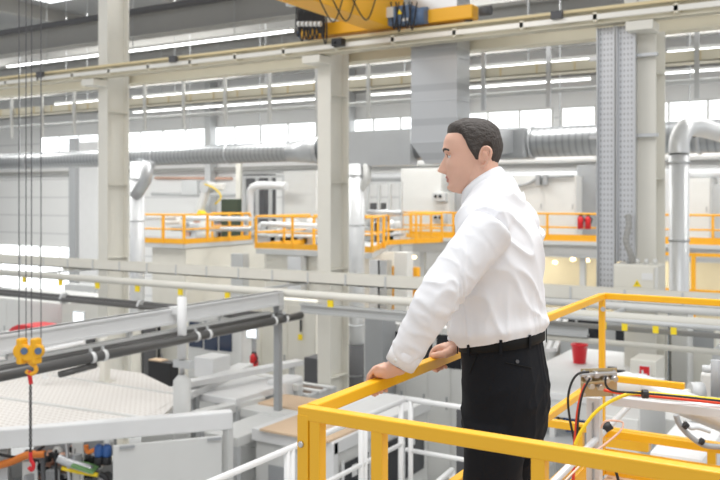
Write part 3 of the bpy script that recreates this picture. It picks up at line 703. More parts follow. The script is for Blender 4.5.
pa, pb = at(113,432,10.75), at(222,432,11.2); pa.z = CZ+hr-.13; pb.z = CZ+hr-.13
pn_ = MB().extr([pa,pb,pb-Vector((0,0,2.3)),pa-Vector((0,0,2.3))],-nv*.05).build('front_panel','offwhite',t,bevel=.008)
for s_ in (.06,.86):
    p = pa.lerp(pb,s_); MB().bar(p+Vector((0,0,-.02))+nv*.02,p+dv*.18+Vector((0,0,-.02))+nv*.02,.06,.03).build('hinge','grey',pn_)
for s_ in (0.02,.98):
    p = pa.lerp(pb,s_)-nv*.03; MB().box(p.x-.04,p.y-.04,0,p.x+.04,p.y+.04,CZ+hr-2.2).build('leg','lightgrey',t)
# innards under the beam
def bp(px,py,d=11.0): return at(px,py,d)
boxes = ((-20,8,452,'lightgrey','pale grey machine block at the left edge under the thick beam'),(22,38,462,'offwhite','off-white drive box behind the small red hook'),(72,84,442,'offwhite','white control box under the thick beam'),(42,60,470,'grey','grey gearbox under the thick beam'))
for a0,a1,ytop,m,lab in boxes:
    p0, p1 = bp(a0,ytop), bp(a1,ytop)
    mb = MB().extr([(p0.x,p0.y,p0.z),(p1.x,p1.y,p1.z),(p1.x,p1.y,0),(p0.x,p0.y,0)],-nv*.6)
    tt = thing('drive_unit',(p0.x,p0.y,0),lab,'machine'); mb.build('housing',m,tt,bevel=.02)
    q = (p0+p1)/2; MB().bar(q+nv*.03+Vector((0,0,-.15)),q+nv*.03+Vector((0,0,-.3)),.15,.05).build('cover','grey',tt)
for i,(pp,r,m,lab) in enumerate((
   ([(-10,468),(10,462),(28,455),(45,454)],.05,'cable_orange','orange cable bundle at the lower left corner'),
   ([(-10,452),(14,457),(32,454),(44,446)],.02,'black','thin black hose above the orange cable bundle'),
   ([(44,452),(43,468),(44,490)],.03,'darkgrey','dark vertical hose beside the small red hook'),
   ([(58,458),(70,463),(92,470)],.06,'galv','galvanised tube sloping under the thick beam'),
   ([(62,468),(80,472),(98,475)],.03,'cable_yellow','thin yellow cable under the green plate'),
   ([(86,445),(88,452),(98,448)],.03,'cable_orange','short orange hose near the blue valves'),
   ([(100,474),(106,478),(110,486)],.04,'black','black hose end beside the white panel'),
   ([(66,440),(68,460),(70,490)],.025,'steel','vertical steel rod under the thick beam'),
   ([(56,450),(56,470),(57,490)],.02,'black','thin black vertical rod under the thick beam'))):
    tag(MB().tube(bez([bp(a,b,10.9) for a,b in pp],5),r,8).build('hose',m,smooth=True),lab,'hose')
for px in (99,107):
    a = bp(px,464,10.9)
    t = thing('valve_cylinder', a, '%s blue valve cylinder with black foot beside the white panel' % ('left' if px<100 else 'right'), 'valve')
    MB().lathe([(.06,0),(.06,.09),(.045,.1)],a,14).build('foot','black',t,smooth=True)
    MB().lathe([(.055,.1),(.06,.13),(.06,.22),(.03,.25)],a,14).build('cap','blue',t,smooth=True)
t = tag(MB().bar(bp(74,463,10.9),bp(96,470,10.9),.25,.03).build('circuit_plate','green'),'green tray of parts under the thick beam','tray')
o = tag(MB().bar(bp(40,446,11.4),bp(112,444,11.4),.5,.35).build('motor_block','grey',bevel=.03),'dark grey motor block in shade under the thick beam','machine')
for i in range(30):
    px = 38+i*2.45; p = bp(px,rnd.uniform(444,480),11.15)
    t = thing('fitting',p,'small metal fitting among the hoses under the thick beam','fitting','fittings under the thick beam')
    MB().lathe([(.05,-.08),(.07,-.04),(.07,.04),(.03,.09)],p,10,axis='XYZ'[i%3]).build('body',rnd.choice(['steel','darkgrey','copper','offwhite']),t,smooth=True)
    MB().box(p.x-.03,p.y-.12,p.z-.03,p.x+.1,p.y-.06,p.z+.03).build('nut',rnd.choice(['steel','black']),t)
# back base of these machines
o = tag(MB().extr([bp(-40,478,11.9),bp(230,478,11.9),bp(230,478,11.9)-Vector((0,0,2.4)),bp(-40,478,11.9)-Vector((0,0,2.4))],-nv*.8).build('support_block','grey',bevel=.02),'pale grey machine base behind the hoses at the lower left','machine')
# ================================================================== cabinets on the hall floor, left to centre
def fl(px0,px1,ytop,Y,dpt,m,label,panels=0,pm=None,name='machine_cabinet',cat='machine',windows=(),wm='blackglass',group=None):
    if px1-px0 < 60 and Y > 14.5 and dpt > .5: dpt = .5
    x0,x1 = xY(px0,Y),xY(px1,Y); zt_ = CZ+hY((px0+px1)/2,ytop,Y)
    t = boxthing(name,x0,Y,0,x1,Y+dpt,zt_,m,label,cat,group,panels,pm)
    for (a,b,c,d) in windows:
        xa,xb = xY(a,Y),xY(b,Y); za,zb = CZ+hY((a+b)/2,d,Y),CZ+hY((a+b)/2,c,Y)
        MB().box(xa,Y-.03,za,xb,Y-.004,zb).build('window',wm,t)
    return t
fl(-40,62,299,20,3,'offwhite','wide white machine enclosure under the bright bay window',panels=2)
fl(64,96,285,24,2,'lightgrey','grey cabinet seen between the dark post and the first column')
# screens
def screen(px0,px1,py0,py1,Y,label):
    a,b = PY(px0,py1,Y),PY(px1,py0,Y)
    t = thing('monitor',(a.x,Y,a.z),label,'monitor')
    MB().box(a.x-.04,Y,a.z-.04,b.x+.04,Y+.06,b.z+.04).build('case','lightgrey',t,bevel=.01)
    MB().box(a.x,Y-.01,a.z,b.x,Y-.001,b.z).build('screen','screen',t)
    MB().box((a.x+b.x)/2-.04,Y+.06,0,(a.x+b.x)/2+.04,Y+.14,b.z-.1).build('stand','grey',t)
screen(73.5,83.5,313,321,17.5,'lit monitor right of the red canopy on the left')
screen(247,256,329.5,337,16.5,'lit monitor beside the blue glass machine')
a = PY(21,333,18.5)
mb = MB(); pts = []
w_ = (xY(35,18.5)-xY(8,18.5))
for k_ in range(13):
    s_ = k_/12; pts.append((a.x-w_/2+w_*s_, 18.5, a.z+.30*math.sin(PI*min(1,s_*1.25+.02))**.6 if s_<.78 else a.z+.30*(1-(s_-.78)*.6)))
pts = [(a.x-w_/2,18.5,a.z)]+[(a.x-w_/2+w_*.12,18.5,a.z+.14),(a.x-w_/2+w_*.3,18.5,a.z+.24),(a.x-w_/2+w_*.55,18.5,a.z+.28),(a.x+w_/2,18.5,a.z+.27),(a.x+w_/2,18.5,a.z+.06)]
mb.extr(pts,(0,.9,0)); tag(mb.build('machine_canopy','red',bevel=.03),'red curved canopy on the machine behind the hook block','canopy')
boxthing('machine_cabinet',a.x-w_/2-.2,18.5,0,a.x+w_/2+.3,19.6,a.z-.01,'offwhite','white cabinet carrying the red curved canopy','machine')
# white inverted U pipe + black cabinets behind
q = lambda x,y: at(x,y,13.6)
tag(MB().tube([q(45.5,378),q(45.5,350),q(84,342),q(84,372)],.045,10).build('bent_pipe','white'),'white bent pipe frame in front of the black cabinets','frame')
fl(37,58,342,18,1.2,'black','left black cabinet behind the white bent pipe frame',panels=1)
fl(60,86,338,18.2,1.2,'darkgrey','dark cabinet with posts behind the white bent pipe frame',panels=2,pm='black')
fl(88,104,334,18.6,1.2,'cream','beige cabinet behind the gantry posts',panels=1)
fl(104,131,318,17.2,1.4,'cream','cream cabinet at the foot of the first column',panels=1)
fl(131,144,325,17.6,1,'darkgrey','slim dark shelf cabinet right of the first column')
fl(146,185,318,18.6,1.2,'cream','cream cabinet with black door frames',panels=2,windows=((144,148,325,365),(158,161,325,362)),wm='black')
t = fl(148,170,362,15.2,.3,'black','low black crate stack with beige board on top')
x0,x1 = xY(148,15.2),xY(160,15.2); zz1 = CZ+hY(158,362,15.2); MB().box(x0,15.22,zz1,x1,15.48,zz1+.03).build('board','cardboard',t)
fl(188,243,313,16.6,2,'offwhite','white machine with bluish glass windows behind the dark pipes',windows=((190,203,322,347),(205,218,322,350),(220,232,324,351)),wm='blueglass')
fl(243,262,317,18.5,1,'cream','cream cabinet behind the grey gantry post',panels=1)
extinguisher(254,352,370,16.4,'red fire extinguisher beside the blue glass machine',.1)
t = fl(262,316,300,18.2,.6,'cream','cream door panel marked with a black 1',panels=2)
cu = bpy.data.curves.new('digit','FONT'); cu.body = '1'; cu.size = .42; cu.extrude = .004; cu.offset = .012
o = bpy.data.objects.new('digit',cu); me = None
COL.objects.link(o); dg = bpy.context.evaluated_depsgraph_get(); me = bpy.data.meshes.new_from_object(o.evaluated_get(dg)); bpy.data.objects.remove(o)
o = bpy.data.objects.new('digit',me); COL.objects.link(o); o.parent = t
pp = PY(297.5,331,18.12); o.location = pp-wloc(t); o.rotation_euler = (PI/2,0,0); o.data.materials.append(M['black'])
pp = PY(300,336,18.12); MB().box(pp.x-.06,18.11,pp.z-.1,pp.x+.06,18.14,pp.z+.04).build('yellow_tag','sign_yellow',t)
t = fl(304,318,358,17,.8,'darkgrey','low dark machine left of the second column foot')
# cool white box and its plates
def zbox(name,px0,py0,h,wx,wy,hgt,m,label,cat,legs=True,bevel=.01,roots=None):
    p = PZ(px0,py0,h); t = thing(name,(p.x,p.y,0 if legs else p.z-hgt),label,cat)
    MB().box(p.x,p.y,CZ+h-hgt,p.x+wx,p.y+wy,CZ+h).build('body',m,t,bevel=bevel)
    if legs:
        for (a,b) in ((.05,.05),(wx-.05,.05),(.05,wy-.05),(wx-.05,wy-.05)):
            MB().box(p.x+a-.04,p.y+b-.04,0,p.x+a+.04,p.y+b+.04,CZ+h-hgt).build('leg','lightgrey',t)
    return t,p
tag(MB().tube(bez([PY(205,315,13.0),PY(236,317,13.0),PY(240.5,319,13.0),PY(241,325,13.0),PY(241,430,13.0)],6),.035,10).build('drop_hose','offwhite',smooth=True),'thin white pipe bending down in front of the grey post','pipe')
t,p = zbox('conveyor_table',184,391,-3.3,1.15,1.9,.12,'white','white conveyor table carrying the small white box','table')
p = PZ(194,377,-3.3)
bx = MB().box(p.x,p.y,CZ-3.299,p.x+.45,p.y+.5,CZ-2.92); tag(bx.build('white_box','white',bevel=.02),'small plain white box standing on the conveyor table','box')
zbox('plate_table',150,392,-3.45,.9,.9,.1,'white','square white plate table beside the perforated roof','table')
t,p = zbox('conveyor',205,432,-3.5,.62,1.5,.14,'offwhite','low white conveyor frame before the board stack','conveyor')
for i in range(2): MB().box(p.x+.08+i*.28,p.y-.01,CZ-3.62,p.x+.24+i*.28,p.y,CZ-3.56).build('slot','darkgrey',t)
t,p = zbox('roller_conveyor',250,396,-3.6,.9,1.5,.3,'lightgrey','grey roller conveyor behind the cardboard sheets','conveyor')
for i in range(4): MB().box(p.x-.05,p.y+.1+i*.37,CZ-3.6,p.x+.95,p.y+.22+i*.37,CZ-3.56).build('slat','white',t)
for i in range(3): MB().box(p.x+.1,p.y+.24+i*.37,CZ-3.6,p.x+.8,p.y+.45+i*.37,CZ-3.585).build('recess','brown',t)
def beamz(a,b,h,w_,hh,m,label,name='white_beam',cat='beam',legs=True):
    pa,pb = PZ(a[0],a[1],h),PZ(b[0],b[1],h); t = thing(name,((pa.x+pb.x)/2,(pa.y+pb.y)/2,0),label,cat)
    MB().bar(pa,pb,w_,hh).build('beam',m,t,bevel=.01)
    if legs:
        for s_ in (.08,.92):
            q_ = pa.lerp(pb,s_); MB().box(q_.x-.04,q_.y-.04,0,q_.x+.04,q_.y+.04,q_.z-hh/2).build('leg','lightgrey',t)
beamz((184,395),(246,366),-3.25,.30,.12,'white','white beam sloping up behind the white box','white_beam')
beamz((186,384),(300,362),-3.1,.22,.1,'white','flat white beam crossing to the rounded tray end')
beamz((195,416),(262,400),-3.45,.2,.14,'offwhite','off-white beam between the conveyor frames')
beamz((235,372),(300,388),-3.35,.12,.12,'offwhite','thin off-white beam right of the conveyor table')
beamz((225,395),(300,378),-3.4,.15,.12,'offwhite','thin white crosspiece above the roller conveyor')
t,p = zbox('rounded_tray',266,379,-3.2,.4,.6,.39,'white','white tray with rounded end left of the second column','tray',bevel=.06,legs=False)
# M1: press machine with cardboard sheets
X0,X1,Y0,Y1,ZT = -7.95,-6.49,9.9,12.9,CZ-3.4
t = thing('press_machine',((X0+X1)/2,(Y0+Y1)/2,0),'white machine with smooth top and dark side windows at the centre','machine')
MB().box(X0,Y0,ZT-.18,X1,Y1,ZT).build('top_plate','white',t,bevel=.01)
MB().box(X0+.05,Y0+.05,0,X1-.05,Y1-.05,ZT-.18).build('body','offwhite',t)
for i in range(3):
    ya_ = Y0+.25+i*.9; wi = MB().box(X1-.05,ya_,ZT-1.1,X1-.02,ya_+.72,ZT-.38).build('side_window','blackglass',t)
    MB().box(X1-.02,ya_-.04,ZT-1.14,X1+.0,ya_+.02,ZT-.32).build('frame','white',wi)
    MB().box(X1-.02,ya_+.25,ZT-.62,X1-.01,ya_+.38,ZT-.45).build('sticker','white',wi)
for x_ in (X0+.3,X1-.55): MB().box(x_,Y0+.02,ZT-1.0,x_+.35,Y0+.045,ZT-.5).build('front_window','grey',t)
MB().box(X1-.2,Y0-.01,0,X1,Y0+.1,ZT-.02).build('corner_post','white',t)
tag(MB().box(X0+.2,Y0-.06,ZT+.001,X1-.06,Y0+1.4,ZT+.03).build('cardboard_sheet','cardboard'),'large brown cardboard sheet on the central white machine','cardboard')
t,p = zbox('stack_table',240,408,-3.46,.98,1.2,.15,'offwhite','low white table under the smaller cardboard sheet','table')
mb = MB().box(p.x+.1,p.y+.35,CZ-3.459,p.x+1.15,p.y+1.1,CZ-3.43); tag(mb.build('cardboard_sheet','cardboard'),'smaller brown cardboard sheet behind the large one','cardboard')
fl(196,262,437,10.6,.15,'offwhite','pale machine front left of the yellow corner post',panels=1,windows=((226,240,447,458),),wm='grey')
# M4 row
t = fl(364,475,326,16.2,1.6,'offwhite','long white cabinet row with black windows behind the forearm',panels=5,windows=((369,378,331,360),(385,402,331,366),(410,433,333,366),(437,462,335,368)))
zc_ = CZ+hY(420,326,16.2); xa_,xb_ = xY(389,16.6),xY(436,16.6); zt_ = CZ+hY(412,312,16.6)
t = thing('machine_hood',((xa_+xb_)/2,17,zc_),'white sloped hood on top of the cabinet row behind the forearm','machine')
MB().extr([(xa_,16.5,zc_+.01),(xb_,16.5,zc_+.01),(xb_,16.5,zt_),(xa_+.45,16.5,zt_),(xa_,16.5,zc_+.12)],(0,1.1,0)).build('cover','white',t,bevel=.01)
MB().box(xa_+.5,16.48,zc_+.05,xb_-.1,16.5,zt_-.06).build('vent','lightgrey',t)

boxthing('robot_cell',xY(476,17),17,0,xY(548,17),19,CZ+hY(500,330,17),'offwhite','white machine cell hidden mostly behind the man','machine',panels=3)
boxthing('side_unit',xY(366,15.6),15.55,0,xY(384,15.6),16.1,CZ-2.45,'grey','grey rail unit beside the pipe foot','machine')
for px,py in ((368,313),):
    p = PY(px,py,20.5); tag(MB().box(p.x,p.y,0,p.x+.4,p.y+.4,p.z).build('orange_unit','orange',bevel=.02),'orange machine post seen beyond the pale drop pipe','post','orange posts beyond the drop pipe')
for i in range(5):
    x = xY(372+i*11,24); tag(MB().box(x-.1,23.9,0,x+.1,24.1,CZ-2.2).build('orange_stand','orange'),'thin orange stand between the second column and the man','stand','orange stands behind the second column')
# ------------------------------------------------------------------ right part
# dark window machines
fl(560,601,313,17.5,2,'lightgrey','grey machine with dark windows behind the left yellow rail',windows=((563,575,318,340),(578,600,318,341)))
fl(604,636,322,17.2,2,'lightgrey','grey machine with dark opening right of the yellow corner post',windows=((616,631,328,345),))
fl(636,662,311,15.2,1.2,'cream','beige cabinet right of the far yellow corner post',panels=1)
fl(662,669,305,15.9,.8,'motor_blue','narrow blue-grey post unit beside the beige cabinet',name='post_unit')
fl(671,688,308,14.9,1,'offwhite','white upright cabinet under the elbow pipe',panels=1)
t = fl(688,716,322,15.4,1.2,'cream','beige cabinet with machine parts near the right edge',panels=1,windows=((690,714,330,347),),wm='grey')
fl(712,770,352,13.2,1.4,'lightgrey','pale machine cabinet at the right edge',panels=2)
fl(546,562,310,19,1,'warmwall','beige bin behind the left yellow rail')
for i,(px,lab) in enumerate(((544,'first'),(552,'second'),(559,'third'))):
    a,b = PY(px,346,14.6),PY(px+14,318,15.6); 
tg = thing('ladder',PY(550,350,14.8),'white slanted ladder rails behind the man','ladder')
for px in (541,548,555): MB().bar(PY(px,350,14.6),PY(px+12,316,15.4),.07,.07).build('side_rail','white',tg)
MB().bar(PY(541,350,14.6),PY(555,350,14.6),.07,.05).build('rung','white',tg); MB().bar(PY(553,316,15.4),PY(567,316,15.4),.07,.05).build('rung','white',tg)
a,b = PY(565,313,17.55),PY(580,297,17.55)
tag(MB().box(a.x,17.55,a.z,b.x,17.95,b.z).build('storage_bin','motor_blue',bevel=.02),'dark blue bin above the left yellow rail','bin')
tag(MB().lathe([(.12,0),(.15,.1),(.15,.3)],PY(627,310,15.5),14,axis='X').build('paper_roll','white',smooth=True),'white roll on the machine right of the yellow post','roll')
# white table with the bucket
hb = -2.8
c0,c1,c2,c3 = PZ(520,352,hb),PZ(640,356,hb),PZ(640,404,hb),PZ(520,398,hb)
xl,xr = -4.6,-1.15; yn,yf = 11.2,15.0
yn = PZ(560,393,hb).y; yf = PZ(560,346,hb).y; xl = PZ(480,393,hb).x; xr = PZ(607,396,hb).x
t = thing('machine_table',((xl+xr)/2,(yn+yf)/2,0),'broad white machine top behind the man carrying the red bucket','table')
MB().box(xl,yn,CZ+hb-.12,xr,yf,CZ+hb).build('top','white',t,bevel=.02)
MB().box(xl+.3,yn+.5,0,xr-.2,yf-.1,CZ+hb-.12).build('body','lightgrey',t)
MB().box(xl+.1,yn+.02,CZ+hb-.35,xr-.05,yn+.1,CZ+hb-.12).build('apron','offwhite',t)
for x_ in (xl+.1,xr-.15,(xl+xr)/2): MB().box(x_,yn+.05,0,x_+.08,yn+.13,CZ+hb-.3).build('leg','offwhite',t)
a = PZ(579.5,363,hb)
t = thing('bucket',a,'red plastic bucket on the broad white machine top','bucket')
MB().lathe([(.10,0),(.105,.01),(.135,.30),(.145,.305),(.145,.325),(.13,.325),(.095,.02)],a,24).build('body','bucket_red',t,smooth=True)
MB().tube([a+Vector((.14*math.cos(u),.14*math.sin(u)-.03*math.sin(u),.31-.05*abs(math.sin(u)))) for u in [PI+PI*i/12 for i in range(13)]],.006,6).build('handle','lightgrey',t)
for i,(px,py) in enumerate(((603,378),(607,371),(598,383),(615,374))):
    a = PZ(px,py,hb)
    if a.x < xr-.1: tag(MB().box(a.x,a.y,a.z,a.x+.13,a.y+.1,a.z+.06).build('small_part','black'),'small dark part lying on the broad white machine top','part','small parts on the white top')
for px0,px1,py0,py1,m,lab in ((565,585,417,432,'blue','dark blue crate on the floor below the white machine top'),(548,556,414,425,'darkgrey','dark grey unit on wheels below the white machine top'),):
    a = at(px0,py1,12.6); b = at(px1,py0,12.6)
    tt = thing('crate',(a.x,a.y,a.z),lab,'crate'); MB().box(a.x,a.y,a.z,b.x,a.y+.4,b.z).build('body',m,tt,bevel=.02); MB().box(a.x-.02,a.y-.02,b.z-.04,b.x+.02,a.y+.42,b.z).build('rim',m,tt)
zsh = at(565,432,12.6).z
tag(MB().box(xl+.3,yn-1.2,zsh-.06,xr-.4,yn+.3,zsh-.002).build('lower_shelf','lightgrey'),'grey lower shelf under the white machine top with the blue crate','shelf')
# sign
a,b = PY(639,384,10.9),PY(650,366,10.9)
t = thing('fire_sign',(a.x,10.9,a.z),'red and white fire equipment sign below the far yellow rail','sign')
MB().box(a.x,10.9,a.z,b.x,10.92,b.z).build('board','white',t)
w_,h_ = b.x-a.x,b.z-a.z
MB().box(a.x+w_*.05,10.893,a.z+h_*.05,b.x-w_*.05,10.899,b.z-h_*.05).build('field','red',t)
MB().box(a.x+w_*.25,10.885,a.z+h_*.15,a.x+w_*.42,10.892,b.z-h_*.25).box(a.x+w_*.42,10.885,a.z+h_*.45,a.x+w_*.75,10.892,a.z+h_*.58).build('symbol','white',t)
boxthing('machine_cabinet',xY(630,11),11,0,xY(656,11),11.5,CZ+hY(640,360,11),'cream','cream cabinet bearing the fire sign','machine',panels=1)
# white tubes at centre: stair rails
ZR = CZ-1.9
XS = -3.83
mp = thing('access_platform',(-3.2,5.4,0),'white access platform with red marks behind the yellow front rail','platform')
MB().box(-4.1,3.2,ZR-1.12,-2.3,7.2,ZR-1.05).build('deck','offwhite',mp)
for x_,y_ in ((-4.0,3.3),(-4.0,7.1),(-2.4,7.1),(-2.4,3.3)): MB().box(x_-.05,y_-.05,0,x_+.05,y_+.05,ZR-1.12).build('leg','lightgrey',mp)
for x_,y_ in ((-3.3,6.0),(-2.9,6.6),(-3.5,6.7),(-3.0,5.6)): MB().box(x_,y_,ZR-1.05,x_+.12,y_+.1,ZR-1.04).build('red_mark','red',mp)
def tuberail(name,pts,zb,ht,label,r=.024,mid=(.55,),posts=None,m='white',group=None):
    pts = [Vector((p[0],p[1],0)) for p in pts]; c_ = sum(pts,Vector())/len(pts)
    t = thing(name,(c_.x,c_.y,zb),label,'railing',group)
    MB().tube([p+Vector((0,0,zb+ht)) for p in pts],r,10).build('top_rail',m,t,smooth=True)
    for mm in mid: MB().tube([p+Vector((0,0,zb+ht*mm)) for p in pts],r*.85,10).build('mid_rail',m,t,smooth=True)
    for p in posts: MB().tube([(p[0],p[1],zb),(p[0],p[1],zb+ht)],r,10).build('post',m,t,smooth=True)
    return t
tuberail('white_railing',[(XS,3.3),(XS,7.03)],ZR-1.05,1.05,'white tube railing climbing towards the man behind the yellow front rail',mid=(.62,),posts=[(XS,yX(p_,XS)) for p_ in (287,292,361,365,401)])
tuberail('white_railing',[(XS,7.08),(XS+1.35,7.08)],ZR-1.05,1.05,'short white tube railing ending at the man',mid=(.55,),posts=[(XS+.05,7.08),(XS+1.1,7.08)])
pA = at(407,455,6.4); pB = at(452,430,7.3)
tuberail('white_railing',[(pA.x,pA.y),(pB.x,pB.y)],ZR-1.05,.62,'low white stair railing in front of the short white railing',mid=(),posts=[(pA.x,pA.y),(pB.x,pB.y)])
boxthing('display_cabinet',xY(456,8.2),8.2,0,xY(475,8.2),8.9,CZ+hY(465,410,8.2),'darkgrey','dark display cabinet beside the trouser leg','cabinet')
# ================================================================== near platform
ZPL = CZ-1.6; XL = -1.30; XL2 = -1.38; YN = 1.85; YF = 4.93; R_ = .0175; ZTOP = CZ-.55
t = thing('access_platform',(1,3.5,0),'platform with brown punched floor where the man stands','platform')
MB().box(XL-.05,YN-.05,ZPL-.05,3.2,YF+.05,ZPL).build('deck','floor_sheet',t)
MB().box(XL-.05,YN-.05,ZPL-.22,3.2,YN+.03,ZPL-.05).box(XL-.05,YF-.03,ZPL-.22,3.2,YF+.05,ZPL-.05).box(XL-.05,YN,ZPL-.22,XL+.03,YF,ZPL-.05).build('edge_beam','yellow',t)
for x_,y_ in ((XL,YN+.1),(3.1,YN+.1),(XL,YF-.1),(3.1,YF-.1)): MB().box(x_-.03,y_-.06,0,x_+.09,y_+.06,ZPL-.22).build('leg','yellow',t)
def srail(name,label,a,b,posts,levels,toe=True):
    a,b = Vector(a),Vector(b); c_ = (a+b)/2
    t = thing(name,(c_.x,c_.y,ZPL),label,'railing')
    for i,(z,w_) in enumerate(levels):
        MB().bar((a.x,a.y,z-w_/2),(b.x,b.y,z-w_/2),.035,w_).build('top_rail' if i==0 else 'mid_rail','yellow',t,bevel=.004)
    if toe: MB().bar((a.x,a.y,ZPL+.075),(b.x,b.y,ZPL+.075),.012,.15).build('toe_board','yellow',t)
    for (x_,y_) in posts:
        MB().box(x_-.0165,y_-.0165,ZPL,x_+.0165,y_+.0165,ZTOP-.034).build('post','yellow',t,bevel=.003)
    return t
L3 = [(ZTOP,.035),(CZ-1.02,.035),(CZ-1.36,.035)]
tf = srail('guard_rail','nearest yellow square-tube railing crossing below the man',(XL-.0175,YN),(3.1,YN),[(xY(p_,YN),YN) for p_ in (379.5,540,697)]+[(XL+.036,YN)],[(ZTOP,.036),(CZ-1.06,.035)])
p = Vector((XL+.0,YN,0)); MB().box(XL-.018,YN-.0185,ZPL,XL+.017,YN+.0165,ZTOP-.02).build('corner_post','yellow',tf,bevel=.003)
zb_ = CZ+hY(305,445,YN-.0185); xb_ = XL-.004; MB().lathe([(.006,-.007),(.009,-.003),(.009,0)],(xb_,YN-.0185,zb_),10,axis='Y').build('bolt','steel',tf,smooth=True)
tl = srail('guard_rail','yellow railing the man holds, running away beside him',(XL,YN+.025),(XL2,YF),[(XL2,YF-.0)],L3)
zb_ = CZ+hY(603,309,YF-.03); MB().lathe([(.014,-.01),(.008,0)],(xY(603.5,YF-.03),YF-.03,zb_),10,axis='Y').build('bolt','steel',tl,smooth=True)
tr_ = srail('guard_rail','far yellow railing beyond the connector bracket',(XL2+.0,YF+.02),(3.1,YF+.02),[(2.9,YF+.02)],[(ZTOP,.035)])
xe = xY(684,YF); MB().bar((XL2+.02,YF+.02,CZ-1.04),(xe,YF+.02,CZ-1.04),.035,.035).build('mid_rail','yellow',tr_,bevel=.004)
MB().bar((XL2,YF+.02,CZ-1.36),(-.42,YF+.02,CZ-1.36),.035,.04).build('low_rail','yellow',tr_)
MB().bar((XL2,YF+.02,CZ-1.50),(3.1,YF+.02,CZ-1.50),.03,.05).build('low_rail','yellow',tr_)
# framed lower gate beyond
t = thing('yellow_gate',(.2,5.6,0),'low yellow rectangular frame beyond the far railing','frame')
ya_ = 5.75
def fy(px,py): return PY(px,py,ya_)
MB().bar(fy(530,420),fy(770,454),.05,.05).build('top_rail','yellow',t); MB().bar(fy(604,441),fy(648,447),.05,.06).build('low_rail','yellow',t)
MB().bar(fy(646,434),fy(646,450),.07,.05).build('upright','yellow',t); MB().bar((fy(712,446).x,ya_,fy(712,446).z),(fy(712,446).x,ya_,0),.05,.05).build('leg','yellow',t)
MB().bar((fy(580,426).x,ya_,fy(580,426).z),(fy(580,426).x,ya_,0),.05,.05).build('leg','yellow',t)
# profile post with connector bracket
dB = 4.05
a = at(594.5,397,dB)
t = thing('profile_post',(a.x,a.y,ZPL),'aluminium profile post carrying the cable connector plate','post')
rgt = Vector((CA,SA,0)); fw = Vector((-SA,CA,0))
MB().bar((a.x,a.y,ZPL),(a.x,a.y,a.z),.065,.05,up=(0,1,0)).build('profile','galvlight',t,bevel=.003)
mb = MB()
for s_ in (-.016,.016): 
    q_ = Vector((a.x,a.y,0))-fw*.028+rgt*s_; mb.bar((q_.x,q_.y,ZPL+.02),(q_.x,q_.y,a.z-.02),.006,.012,up=(0,1,0))
mb.build('groove','grey',t)
def bq(px,py,d=dB-.05): return at(px,py,d)
t = thing('connector_plate',bq(598,398),'brass-coloured plate with metal cable connectors on the profile post','bracket')
MB().extr([bq(581,369),bq(617,368),bq(617,396),bq(581,397)],fw*.008).build('plate','brass',t)
for px,py in ((586,376),(594,373),(604,378),(612,377),(598,385),(589,384)):
    c_ = bq(px,py); MB().tube([c_-fw*.06,c_],.012,12).build('connector','steel',t,smooth=True); MB().tube([c_-fw*.04,c_-fw*.028],.018,6).build('nut','steel',t)
MB().bar(bq(580,375,dB-.09),bq(616,373,dB-.07),.03,.016).build('clamp_bar','steel',t,bevel=.004)
MB().bar(bq(582,383,dB-.09),bq(614,381,dB-.09),.03,.014).build('clamp_bar','brass',t,bevel=.003)
for px,py in ((584,371),(614,371),(584,394),(614,394)):
    c_ = bq(px,py); MB().tube([c_-fw*.01,c_],.007,6).build('screw','steel',t)
# cables
def cable(pts,r,m,label,d=3.9,name='cable'):
    return tag(MB().tube(bez([at(q_[0],q_[1],q_[2] if len(q_)>2 else d) for q_ in pts],8),r,10).build(name,m,smooth=True),label,'cable')
cable([(589,372),(578,374),(571,384),(568,400),(570,420),(574,440),(576,462)],.0055,'black','black cable looping left from the connector plate')
cable([(586,384),(582,393),(578,410),(576,430),(574,455),(573,500)],.0075,'cable_red','red cable dropping from the connector plate',3.88)
cable([(590,378),(583,392),(579,412),(577,436)],.005,'black','thin black cable beside the falling red cable',3.84)
cable([(604,390),(620,393),(650,396),(690,400),(730,404)],.007,'cable_red','red cable running right along the flat white beam',3.86)
cable([(575,445),(582,430),(598,410),(620,397),(640,393),(680,396),(730,401)],.008,'cable_yellow','yellow cable curving up and along the flat white beam',3.82)
cable([(606,376),(606,385),(614,391),(640,393),(680,396.5),(730,402)],.005,'black','black cable running right above the red one',3.80)
cable([(598,457),(608,463),(616,472),(620,490)],.006,'black','thin black cable beneath the nearest railing',3.5)
cable([(676,415),(680,425),(690,436),(704,445),(722,447)],.015,'grey','thick grey hose hanging under the flat white beam',4.6,'hose')
cable([(684,420),(690,428),(698,428),(710,432)],.010,'lightgrey','thin pale hose beside the thick grey hose',4.65,'hose')
cable([(684,424),(687,427)],.019,'black','upper black tie on the thick grey hose',4.58,'hose_tie')
cable([(700,440.5),(703,442.5)],.019,'black','lower black tie on the thick grey hose',4.58,'hose_tie')
tag(MB().tube([at(552,484,3.45),at(633,402,4.7)],.016,14).build('silver_tube','galvlight',smooth=True),'silver tube slanting up behind the nearest railing','tube')
tag(MB().tube(bez([at(560,486,3.5),at(590,456,3.6),at(609,441,3.7),at(621,430,3.8),at(622,422,3.85),at(606,421,3.85),at(601,428,3.85)],6),.0045,8).build('copper_tube','copper',smooth=True),'thin copper tube bent back beside the silver tube','tube')
c_ = at(606,429,4.15); tag(MB().tube([c_-Vector((.02,0,.01)),c_+Vector((.02,.02,.02))],.022,12).build('tube_clamp','black',smooth=True),'black clamp on the silver slanting tube','clamp')
